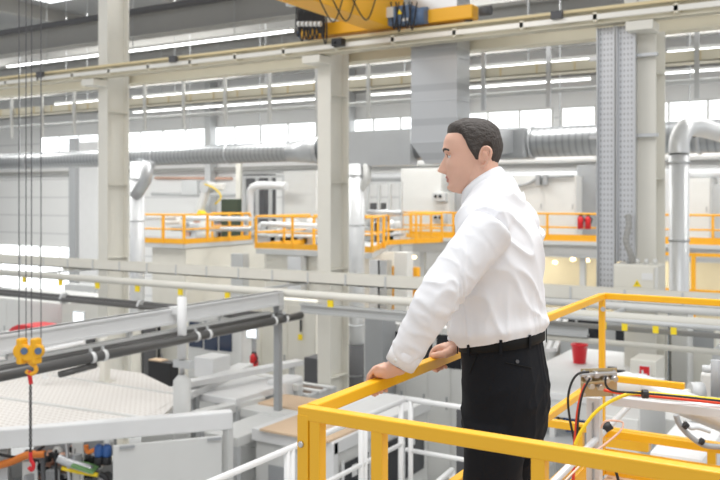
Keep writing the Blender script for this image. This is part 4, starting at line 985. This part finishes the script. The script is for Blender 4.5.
# robot-like white tube arm and flat beam
t = thing('large_tube',at(680,400,5.3),'thick pale tube arm with rounded end pointing right','pipe')
MB().tube(bez([at(624,388,5.2),at(640,386,5.2),at(665,396,5.1),at(700,410,5.0),at(740,426,4.9)],6),[.05]+[.075]*24,14).build('tube','galvlight',t,smooth=True)
MB().lathe([(.03,-.09),(.08,-.06),(.095,0),(.08,.06),(.03,.09)],at(627,387,5.2),16,axis='X').build('end_cap','offwhite',t,smooth=True)
tag(MB().bar(at(612,400,4.0),at(760,417,3.75),.05,.042).build('flat_beam','galvlight',bevel=.004),'flat pale aluminium beam under the coloured cables','beam')
c_ = at(645,394,3.78); tag(MB().tube([c_-rgt*.012,c_+rgt*.012],.02,10).build('cable_tie','black'),'black tie holding the cables on the flat beam','cable tie')
t = thing('valve_unit',at(705,385,5.3),'pale mechanical unit with couplings at the right edge','machine')
MB().box(*(at(700,405,5.4)),*(at(735,372,5.4)+Vector((0,.3,0)))).build('housing','offwhite',t,bevel=.02)
MB().tube([at(690,392,5.2),at(703,392,5.2)],.06,14).build('coupling','lightgrey',t,smooth=True)
MB().tube([at(676,393,5.2),at(692,393,5.2)],.025,14).build('shaft','cream',t,smooth=True)
MB().tube([at(708,372,5.25),at(708,366,5.25)],.035,12).build('knob','lightgrey',t,smooth=True)
MB().tube([at(716,396,5.1),at(716,360,5.1)],.03,12).build('upright','grey',t,smooth=True)
boxthing('floor_box',xY(648,6.2),6.2,CZ-2.4,xY(704,6.2),7.2,CZ+hY(676,455,6.2),'white','pale flat box lid beyond the nearest railing at the lower right','box',bevel=.04)
boxthing('machine_block',xY(604,7.4),7.4,0,xY(640,7.4),8.4,CZ+hY(620,432,7.4)+.3,'offwhite','white machine block behind the profile post','machine',panels=1)
boxthing('machine_block',xY(646,8.6),8.6,0,xY(690,8.6),9.8,CZ+hY(660,418,8.6),'offwhite','pale machine block beyond the tube arm','machine',panels=2)
boxthing('machine_block',xY(648,6.2),6.0,0,xY(704,6.2),7.3,CZ-2.41,'lightgrey','grey machine body under the flat box lid','machine')
boxthing('machine_block',xY(700,7.6),7.6,0,xY(760,7.6),8.6,CZ+hY(720,418,7.6),'grey','grey machine block at the right edge below the pipe arm','machine')
# ================================================================== the man
from mathutils.bvhtree import BVHTree
HX, HYW = -1.06, 2.65
def sm(t): t = min(1,max(0,t)); return t*t*(3-2*t)
def pinterp(z, tab):
    zs = [r[0] for r in tab]; out = []
    for k_ in range(1,len(tab[0])):
        v = [r[k_] for r in tab]; out.append(v)
    n = len(zs); i = 0
    while i < n-2 and z > zs[i+1]: i += 1
    t = (z-zs[i])/(zs[i+1]-zs[i]); t = min(1,max(0,t))
    def cr(v):
        p0 = v[max(i-1,0)]; p1 = v[i]; p2 = v[i+1]; p3 = v[min(i+2,n-1)]
        return .5*((2*p1)+(p2-p0)*t+(2*p0-5*p1+4*p2-p3)*t*t+(3*p1-p0-3*p2+p3)*t**3)
    return [cr(v) for v in out]
HT = [(-.121,.050,.010,.022),(-.112,.073,-.012,.040),(-.098,.084,-.032,.050),(-.080,.083,-.048,.057),(-.065,.086,-.060,.062),(-.050,.087,-.070,.067),(-.030,.089,-.080,.071),
      (-.010,.088,-.088,.074),(.010,.087,-.093,.076),(.030,.094,-.096,.077),(.060,.090,-.093,.075),(.083,.078,-.083,.066),(.101,.056,-.064,.050),(.112,.030,-.040,.028),(.117,.002,-.012,.006)]
def g(a, b, s): return math.exp(-((a-b)/s)**2)
def headpt(u, z, off=0.):
    xf, xb, w_ = pinterp(z, HT)
    cx = (xf+xb)/2*.0 + .0
    c_, s_ = math.cos(u), math.sin(u)
    if c_ >= 0: x = xf*c_**.92
    else: x = xb*(-c_)**.92
    if z < -.06 and c_ < 0: pass
    y = w_*(abs(s_)**.90)*(1 if s_ >= 0 else -1)
    mid = (xf+xb)*.0
    if c_ > 0:
        ay = abs(y)
        x += .030*max(0,min(1,(.016-z)/.056))**1.05*(1 if z>-.043 else max(0,1-(-.043-z)/.012))*g(y,0,.0095+.05*max(0,-z)*.09+.003)
        x += .007*g(ay,.012,.006)*g(z,-.045,.007)
        x += .005*g(z,.030,.009)*g(ay,.026,.026)
        x -= .011*g(ay,.031,.016)*g(z,.008,.011)
        x += .004*g(ay,.048,.018)*g(z,-.022,.014)
        x += .0060*g(z,-.064,.0042)*g(y,0,.019)+.0062*g(z,-.0765,.0050)*g(y,0,.018)-.003*g(z,-.0702,.0022)*g(y,0,.021)
        x -= .003*g(z,-.087,.005)*g(y,0,.02)
        x += .005*g(z,-.103,.010)*g(y,0,.018)
    p = Vector((x,y,z))
    if off:
        n_ = Vector((x*1.0,y*1.35,max(-.02,z)*.75 if z>0 else 0)).normalized(); p += n_*off
    return p
NU, NV = 144, 120
ZH = [-.121+.245*(1-math.cos(PI*(i/(NV-1))))/2 for i in range(NV)]
headm = MB()
vs = [headpt(2*PI*j/NU, z) for z in ZH for j in range(NU)]
fs = [(i*NU+j, i*NU+(j+1)%NU, (i+1)*NU+(j+1)%NU, (i+1)*NU+j) for i in range(NV-1) for j in range(NU)]
fs += [tuple(range(NU-1,-1,-1)), tuple(range((NV-1)*NU, NV*NU))]
headm.add(vs, fs)
for s_ in (1,-1):   # ears
    def ep(x,z,o=0): return Vector((-.038+x-(.1*z), s_*(.074+o+max(0,-x)*.35), z-.008))
    headm.tube(bez([ep(.010,-.012,.004),(ep(.012,.010,.006)),ep(.004,.030,.010),ep(-.012,.034,.013),ep(-.024,.020,.014),ep(-.022,-.002,.012),ep(-.012,-.020,.008),ep(.002,-.030,.004)],5),.0046,8)
    headm.tube([ep(-.004,.020,-.010),ep(-.004,.004,-.010),ep(.000,-.018,-.006)],[.013,.015,.009],10)
    headm.tube(bez([ep(-.012,.020,.008),ep(-.014,.004,.009),ep(-.006,-.012,.006)],4),.0035,8)
    headm.tube([ep(.004,-.026,.002),ep(.0,-.031,.003)],[.007,.005],8)
HC = Vector((.122,0,1.738)); YAW = math.radians(24); PIT = math.radians(3)
RH = Matrix.Rotation(YAW,3,'Z') @ Matrix.Rotation(PIT,3,'Y')
def hw(p): return RH @ Vector(p) + HC
body = MB(); body.add([hw(v) for v in headm.v], headm.f)
def loft(mb, secs, n=48, exps=None):
    """secs: (cx,cy,z,a,b) ellipses"""
    vs = []
    for (cx,cy,z,a,b) in secs:
        for j in range(n):
            t = 2*PI*j/n; c_,s_ = math.cos(t),math.sin(t)
            vs.append((cx+a*(abs(c_)**.9)*(1 if c_>0 else -1), cy+b*(abs(s_)**.85)*(1 if s_>0 else -1), z))
    k = len(secs)
    fs = [(i*n+j, i*n+(j+1)%n, (i+1)*n+(j+1)%n, (i+1)*n+j) for i in range(k-1) for j in range(n)]
    fs += [tuple(range(n-1,-1,-1)), tuple(range((k-1)*n, k*n))]
    mb.add(vs, fs)
nb = bez([(.015,0,1.50),(.050,0,1.60),(.080,0,1.66),(.096,0,1.72)],5)
body.tube(nb, [.075]*3+[.066]*3+[.064]*4+[.062]*6, 24)
# hidden torso and legs under the clothes
loft(body, [(0,0,.93,.09,.13),(0,0,1.1,.095,.135),(.02,0,1.3,.09,.14),(0,0,1.45,.085,.15),(.01,0,1.55,.06,.12),(.02,0,1.58,.04,.06)], 24)
for s_ in (1,-1):
    body.tube([(0,s_*.085,.98),(0.005,s_*.09,.5),(-.02,s_*.095,.1)],[.085,.055,.04],16)
# arms and hands
RT = 1.05; RXL = .249
ARM = {1:[(-.02,.17,1.51),(.045,.265,1.385),(.088,.335,1.29),(.135,.366,1.195),(.180,.390,1.102)],
      -1:[(.0,-.17,1.50),(.05,-.20,1.39),(.100,-.17,1.29),(.145,-.10,1.195),(.180,-.035,1.102)]}
for s_ in (1,-1):
    A = ARM[s_]
    body.tube(bez(A,4), [.05]*5+[.045]*4+[.04]*4+[.032]*4, 16)
    wy = A[-1][1]; w0 = Vector(A[-1])
    # palm
    RXG = RXL-.009
    hb_ = MB()
    def sec(x,z,hy_,hz,cy,n=20): return [(x, cy+hy_*(abs(math.cos(2*PI*j/n))**.7)*(1 if math.cos(2*PI*j/n)>0 else -1), z+hz*math.sin(2*PI*j/n)) for j in range(n)]
    secs = [sec(.166,1.100,.027,.023,wy),sec(.186,1.092,.031,.025,wy),sec(.204,1.083,.036,.027,wy),sec(.222,1.076,.040,.026,wy),sec(.240,1.073,.041,.022,wy),sec(.252,1.068,.039,.017,wy)]
    vs = [p for S_ in secs for p in S_]; n = 20; k_ = len(secs)
    body.add(vs, [(i*n+j, i*n+(j+1)%n, (i+1)*n+(j+1)%n, (i+1)*n+j) for i in range(k_-1) for j in range(n)]+[tuple(range(n-1,-1,-1)), tuple(range((k_-1)*n,k_*n))])
    body.tube([(.155,wy*.98+(.0),1.13),(.180,wy,1.103)],[.031,.028],14)
    for f_,(dy,L,r0) in enumerate(((-.0325,1.0,.0084),(-.0110,1.08,.0087),(.0110,1.02,.0085),(.0315,.84,.0074))):
        # f_=0 is the index finger; thumb side is -y for the left hand
        yy_ = wy + s_*dy
        x0_ = RXG+.006+(.004 if f_ in (1,2) else 0)
        P = [(x0_-.035,yy_,1.086),(x0_-.004,yy_,1.084),(x0_+.018*L,yy_+s_*dy*.05,1.073),(x0_+.028,yy_+s_*dy*.1,1.052-.002*L),(x0_+.028*L,yy_+s_*dy*.1,1.030-.003*L),(x0_+.018*L,yy_+s_*dy*.1,1.010-.003*L),(x0_-.000*L,yy_+s_*dy*.1,1.003)]
        body.tube(bez(P,4), [r0*1.12]*8+[r0*1.08]*4+[r0]*4+[r0*.96]*4+[r0*.88]*4+[r0*.6], 12)
        body.lathe([(.002,-.0095),(.0085,-.005),(.0095,0),(.0085,.004),(.002,.008)],(x0_-.006,yy_,1.088),10)
    T = [(.190,wy-s_*.020,1.084),(.203,wy-s_*.038,1.072),(.220,wy-s_*.050,1.065),(.241,wy-s_*.056,1.062),(.262,wy-s_*.057,1.056)]
    body.tube(bez(T,4), [.018]*4+[.0155]*4+[.0125]*4+[.0110]*4+[.008], 12)
PR = math.radians(180)


RP = Matrix.Rotation(PI,4,'Z')
def remeshed(mb, name, m, vox, smooth_it=4, parent=None):
    me = bpy.data.meshes.new(name+'_src'); me.from_pydata([tuple(v) for v in mb.v], [], mb.f); me.update()
    import bmesh
    # recalc normals island by island
    bm = bmesh.new(); bm.from_mesh(me); bmesh.ops.recalc_face_normals(bm, faces=bm.faces); bm.to_mesh(me); bm.free()
    o = bpy.data.objects.new(name, me); COL.objects.link(o)
    r = o.modifiers.new('remesh','REMESH'); r.mode = 'VOXEL'; r.voxel_size = vox; r.adaptivity = 0
    s = o.modifiers.new('smooth','SMOOTH'); s.iterations = smooth_it; s.factor = .5
    dg = bpy.context.evaluated_depsgraph_get()
    me2 = bpy.data.meshes.new_from_object(o.evaluated_get(dg)); me2.name = name
    bpy.data.objects.remove(o); bpy.data.meshes.remove(me)
    me2.materials.clear(); me2.materials.append(M[m])
    nP_ = len(me2.polygons); me2.polygons.foreach_set('use_smooth', np.ones(nP_,dtype=bool)); me2.polygons.foreach_set('material_index', np.zeros(nP_,dtype=np.int32))
    o = bpy.data.objects.new(name, me2); COL.objects.link(o)
    if parent: o.parent = parent
    return o
person = remeshed(body, 'person', 'skin', .0026, 2)
person.location = (HX, HYW, ZPL); person.rotation_euler = (0,0,PI)
tag(person, 'man in white shirt and black trousers leaning both hands on the yellow railing', 'person')
me = person.data; me.materials.append(M['lips'])
RHi = RH.transposed()
nP = len(me.polygons); cc = np.empty(nP*3); me.polygons.foreach_get('center', cc); cc = (cc.reshape(-1,3)-np.array(HC)) @ np.array(RHi).T
li = (cc[:,0] > .06) & (cc[:,2] > -.081) & (cc[:,2] < -.060) & (np.abs(cc[:,1]) < .024-.4*np.abs(cc[:,2]+.070))
me.polygons.foreach_set('material_index', li.astype(np.int32)); me.update()
# hair
hm = MB()
def hairline(u):
    a = abs(math.degrees(u) if u <= PI else math.degrees(u)-360)
    tab = [(0,.080),(18,.081),(32,.080),(48,.079),(62,.077),(72,.070),(80,.050),(86,.022),(92,.000),(97,-.018),(105,-.020),(108,.010),(113,.028),(126,.024),(131,-.008),(138,-.038),(148,-.060),(160,-.074),(180,-.078)]
    for (a0,z0_),(a1,z1_) in zip(tab[:-1],tab[1:]):
        if a0 <= a <= a1: t = (a-a0)/(a1-a0); return z0_+(z1_-z0_)*t
    return -.078
NU2, NV2 = 220, 170
ZH2 = [-.10+.215*(1-(1-i/(NV2-1))**1.6) for i in range(NV2)]
vs = []; keep = []
for z in ZH2:
    for j in range(NU2):
        u = 2*PI*j/NU2; hl = hairline(u); d_ = z-hl
        T = .0105+.006*sm((z-.05)/.06)+.002*max(0,math.cos(u))*sm((z-.06)/.04)
        a = abs(math.degrees(u) if u <= PI else math.degrees(u)-360)
        if a > 60: T = min(T, .0040+.014*sm((z+.045)/.125))
        off = -.004 + (T+.004)*sm((d_+.004)/(.024 if a < 66 else .024))
        p = headpt(u, z)
        q_ = Vector((p.x,p.y*1.3,max(0,z)*.9)); q_.normalize()
        nn = noise.noise(Vector((p.x*60,p.y*170,p.z*90)))*.0016+noise.noise(Vector((p.x*25,p.y*40,p.z*30)))*.0018
        p = p+q_*(off+nn*sm(d_/.02))
        vs.append(hw(p)); keep.append(d_ > -.008)
fs = []
for i in range(NV2-1):
    for j in range(NU2):
        q_ = (i*NU2+j, i*NU2+(j+1)%NU2, (i+1)*NU2+(j+1)%NU2, (i+1)*NU2+j)
        if all(keep[k_] for k_ in q_): fs.append(q_)
fs.append(tuple(range((NV2-1)*NU2, NV2*NU2)))
def childmesh(mb_v, mb_f, name, m, parent=person, smooth=True):
    me = bpy.data.meshes.new(name); me.from_pydata([tuple(v) for v in mb_v], [], mb_f); me.materials.append(M[m])
    import bmesh
    bm = bmesh.new(); bm.from_mesh(me)
    loose = [v for v in bm.verts if not v.link_faces]; bmesh.ops.delete(bm, geom=loose, context='VERTS')
    bmesh.ops.recalc_face_normals(bm, faces=bm.faces); bm.to_mesh(me); bm.free()
    for p in me.polygons: p.use_smooth = smooth and len(p.vertices) == 4
    o = bpy.data.objects.new(name, me); COL.objects.link(o); o.parent = parent; return o
childmesh(vs, fs, 'hair', 'hair')
# eyes, brows
for s_ in (1,-1):
    mb = MB(); mb.lathe([(.0125*math.sin(PI*i/12)+.0001, -.0125*math.cos(PI*i/12)) for i in range(13)],(0,0,0),16)
    e = childmesh([hw(v+Vector((.0665,s_*.031,.007))) for v in mb.v], mb.f, 'eye', 'eyewhite')
    mb = MB(); mb.lathe([(.0060,0.),(.0055,.0012),(.002,.0018)],(0,0,0),14,axis='X')
    childmesh([hw(v+Vector((.0785,s_*.031,.007))) for v in mb.v], mb.f, 'iris', 'iris', e)
    mb = MB(); mb.tube(bez([(.0725,s_*.046,.0085),(.0775,s_*.039,.0145),(.0800,s_*.031,.0158),(.0795,s_*.022,.0125),(.077,s_*.017,.008)],4),.0030,8)
    childmesh([hw(v) for v in mb.v], mb.f, 'eyelid', 'skin')
    mb = MB(); mb.tube(bez([(.0735,s_*.046,.0070),(.0790,s_*.038,.0130),(.0818,s_*.031,.0140),(.0815,s_*.023,.0115)],4),.0012,6)
    childmesh([hw(v) for v in mb.v], mb.f, 'eyelash', 'hair')
    mb = MB(); mb.tube(bez([(.0900,s_*.012,.0245),(.0900,s_*.026,.0290),(.0835,s_*.040,.0300),(.0715,s_*.052,.0250)],5),[.003]+[.0048]*10+[.004]*4+[.002],8)
    childmesh([hw(v) for v in mb.v], mb.f, 'eyebrow', 'hair')
# ------------------------------------------------ shirt
sh = MB()
TS = [(.010,0,1.05,.105,.145),(.012,0,1.11,.115,.155),(.018,0,1.135,.132,.170),(.030,0,1.17,.145,.184),(.034,0,1.24,.144,.184),(.030,0,1.33,.138,.188),(.024,0,1.40,.130,.194),(.024,0,1.46,.122,.198),
      (.030,0,1.51,.112,.195),(.036,0,1.555,.100,.175),(.044,0,1.595,.086,.135),(.052,0,1.63,.075,.100),(.060,0,1.66,.066,.078)]
fine = []
for i in range(60):
    z = 1.05+(1.66-1.05)*i/59; r_ = pinterp(z, [(t[2],t[0],t[1],t[3],t[4]) for t in TS]); fine.append((r_[0],r_[1],z,r_[2],r_[3]))
loft(sh, fine, 64)
for s_ in (1,-1):
    A = bez(ARM[s_][:-1]+[tuple(Vector(ARM[s_][-2]).lerp(Vector(ARM[s_][-1]),.95))],6)
    n_ = len(A); rr = [pinterp(i/(n_-1), [(0,.075),(.25,.072),(.5,.064),(.75,.056),(1,.047)])[0] for i in range(n_)]
    sh.tube(A, rr, 28)
    sh.tube([(.02,s_*.08,1.52),(.0,s_*.160,1.502)],[.085,.075],24)
shirt = remeshed(sh, 'shirt', 'shirt', .0062, 8, person)
ev = [Vector(p) for p in ARM[1]]
def armparam(p):
    best = (9,0,0)
    for s_ in (1,-1):
        A = ARM[s_]
        for i in range(len(A)-1):
            a,b = Vector(A[i]),Vector(A[i+1]); t = max(0,min(1,(p-a).dot(b-a)/(b-a).length_squared)); d_ = (p-a.lerp(b,t)).length
            if d_ < best[0]: best = (d_, (i+t)/4, s_)
    return best
me = shirt.data
import array
co = np.empty(len(me.vertices)*3); me.vertices.foreach_get('co',co); co = co.reshape(-1,3)
no = np.empty(len(me.vertices)*3); me.vertices.foreach_get('normal',no); no = no.reshape(-1,3)
def ridge(v): return 1-abs(noise.noise(v))*2.2
for i in range(len(co)):
    p = Vector(co[i]); d_, t, s_ = armparam(p)
    arm = sm((.105-d_)/.03)*(1 if t > .12 else t/.12) if (abs(p.y) > .15 or p.x > .13) else 0
    # folds across the sleeve, gathered at elbow and cuff
    k1 = ridge(Vector((t*11+p.z*2+s_*5, math.atan2(p.y-ev[2].y,p.x)*1.3, p.z*5+p.y*14)))
    fa = (.0070*max(0,k1)**1.5-.0028)*(.45+.9*sm(1-abs(t-.5)/.25)+.5*sm((t-.75)/.2))
    # body folds: vertical pleats gathering to the belt, slanted pull folds over the back
    lo = sm((1.36-p.z)/.22)
    th = math.atan2(p.y, p.x)
    k2 = ridge(Vector((th*3.2+p.z*2.0, p.z*3.2, 3.7)))
    k3 = ridge(Vector((p.y*9-p.z*7, p.x*5+p.z*5, 9.1)))
    fb = lo*(.013*max(0,k2)**1.6-.005) + (1-lo*.5)*(.011*max(0,k3)**2-.003)
    if p.z > 1.60: fb *= .2
    # loose cloth blousing just over the belt
    fb += .008*math.exp(-((p.z-1.17)/.03)**2)
    fb *= sm((p.z-1.135)/.04)
    o_ = fa*arm+fb*(1-arm)
    co[i] += no[i]*o_
    co[i][2] -= (.55*(co[i][0]-.06)+.008)*sm((co[i][2]-1.57)/.08)*(1-arm)
    co[i][2] -= .14*co[i][0]*(1-sm((co[i][2]-1.15)/.15))*(1-arm)
me.vertices.foreach_set('co', co.ravel()); me.update()
# cuffs
for s_ in (1,-1):
    a,b = Vector(ARM[s_][-2]),Vector(ARM[s_][-1]); mb = MB()
    ps = [a.lerp(b,t) for t in (.60,.63,.85,1.06,1.09,1.02)]
    mb.tube(ps[:5]+[ps[5]], [.046,.0505,.049,.0475,.0455,.038], 32)
    cu_ = childmesh(mb.v, mb.f, 'cuff', 'shirt')
    sd = Vector((0,s_,0)) ; q_ = a.lerp(b,.85)+Vector((.0,s_*.048,0)); mb = MB(); mb.lathe([(.0055,-.001),(.0055,.002),(.002,.003)],q_,10,axis='Y'); childmesh(mb.v,mb.f,'button','offwhite',cu_)
# collar: stand and folded leaf
def ring(zc, cx, a, b, til, n=60, gap=0):
    pts = []; cx += .024; til *= .92; zc -= .010; a *= .95
    for j in range(n):
        t = 2*PI*j/n; x = cx+a*math.cos(t); y = b*math.sin(t); pts.append(Vector((x,y,zc-til*(x-cx))))
    return pts
secs = [ring(1.628,.052,.069,.069,.75),ring(1.664,.062,.0655,.065,.78),ring(1.668,.062,.0690,.068,.78),ring(1.655,.058,.0735,.074,.80),ring(1.622,.050,.081,.083,.82),ring(1.620,.050,.079,.081,.82),ring(1.655,.058,.070,.070,.78)]
vs = []
for k_,S_ in enumerate(secs):
    for j,p in enumerate(S_):
        t = 2*PI*j/60; p = p.copy()
        if k_ in (4,5): p.z -= .018*math.exp(-((min(t,2*PI-t)-.38)/.30)**2)
        vs.append(p)
n = 60; fs = [(i*n+j, i*n+(j+1)%n, (i+1)*n+(j+1)%n, (i+1)*n+j) for i in range(len(secs)-1) for j in range(n)]
childmesh(vs, fs, 'collar', 'shirt')
# ------------------------------------------------ trousers
tr = MB()
TR = [(.004,0,.80,.118,.162),(.002,0,.86,.126,.168),(-.002,0,.93,.132,.172),(.000,0,1.0,.130,.170),(.006,0,1.07,.126,.167),(.012,0,1.12,.124,.165),(.012,0,1.148,.123,.164)]
loft(tr, TR, 48)
for s_ in (1,-1):
    tr.tube(bez([(.004,s_*.084,.88),(.008,s_*.088,.72),(.010,s_*.092,.50),(-.015,s_*.098,.28),(-.02,s_*.10,.07)],5), [pinterp(i/20,[(0,.100),(.25,.096),(.5,.083),(.75,.073),(1,.066)])[0] for i in range(21)], 28)
trs = remeshed(tr, 'trousers', 'trousers', .007, 8, person)
me = trs.data
NR = [v.normal.copy() for v in me.vertices]
for v,vn in zip(me.vertices,NR):
    p = v.co.copy(); k2 = ridge(Vector((p.y*8+p.x*6+p.z*9, p.z*6-p.x*9, 1.3))); k3 = ridge(Vector((math.atan2(p.y,p.x)*2.5, p.z*2, 4.4)))
    v.co = p+vn*(.0065*max(0,k2)**2*sm((1.06-p.z)/.1)+.004*max(0,k3)**2-.003)
    v.co.z -= .14*v.co.x*sm((v.co.z-.85)/.2)
me.update()
mb = MB(); n = 60
vs = []
for (dz,do) in ((-.016,.001),(-.015,.0045),(.015,.0045),(.018,.001)):
    for j in range(n):
        t = 2*PI*j/n; c_,s2 = math.cos(t),math.sin(t)
        x = .012+(.125+do)*(abs(c_)**.9)*(1 if c_>0 else -1); y = (.166+do)*(abs(s2)**.85)*(1 if s2>0 else -1); vs.append((x,y,1.130+dz-.14*x))
fs = [(i*n+j, i*n+(j+1)%n, (i+1)*n+(j+1)%n, (i+1)*n+j) for i in range(3) for j in range(n)]
belt = childmesh(vs, fs, 'belt', 'leather')
for t in (0.5,1.25,2.0,2.75,3.6,4.4,5.3):
    c_,s2 = math.cos(t),math.sin(t); x = .012+.132*(abs(c_)**.9)*(1 if c_>0 else -1); y = .173*(abs(s2)**.85)*(1 if s2>0 else -1)
    d_ = Vector((-s2*.134,c_*.174,0)).normalized()*.005; nn = Vector((c_,s2,0))*.003
    z = 1.130-.14*x; mb = MB(); P = Vector((x,y,z))
    mb.extr([P-d_-Vector((0,0,.024)),P+d_-Vector((0,0,.024)),P+d_+Vector((0,0,.022)),P-d_+Vector((0,0,.022))],nn); childmesh(mb.v,mb.f,'belt_loop','trousers',smooth=False)
# back pocket slit with button, and side pocket seam, laid on the cloth
bv = BVHTree.FromPolygons([v.co.copy() for v in me.vertices],[tuple(p.vertices) for p in me.polygons])
def tolocal(w_): return Vector((HX-w_.x, HYW-w_.y, w_.z-ZPL))
cam0 = tolocal(Vector((0,0,CZ)))
def onbody(px,py):
    d_ = (tolocal(at(px,py,3))-cam0).normalized(); h_ = bv.ray_cast(cam0,d_); return h_[0], h_[1]
def strip(pxs, name, m, r=.0016, parent=None):
    ps = []
    for a,b in pxs:
        q_,nn = onbody(a,b)
        if q_ is not None: ps.append(q_+nn*.0015)
    if len(ps) > 1:
        mb = MB(); mb.tube(ps, r, 6); return childmesh(mb.v, mb.f, name, m, parent or trs)
strip([(505+i*2.2,362.5+i*.45) for i in range(13)],'back_pocket','leather',.002)
q_,nn = onbody(517,361.5)
if q_ is not None:
    mb = MB(); mb.tube([q_,q_+nn*.004],.006,12); childmesh(mb.v,mb.f,'pocket_button','darkgrey',trs)
strip([(478,352),(476,358),(473,366),(470,373)],'side_pocket','leather',.0016)
# shoes
for s_ in (1,-1):
    cy = s_*.10; mb = MB()
    loft(mb, [(.05,cy,.0,.135,.044),(.05,cy,.022,.138,.047),(.045,cy,.05,.125,.043),(.0,cy,.085,.075,.038),(-.03,cy,.12,.045,.036)], 28)
    childmesh(mb.v, mb.f, 'shoe', 'leather')
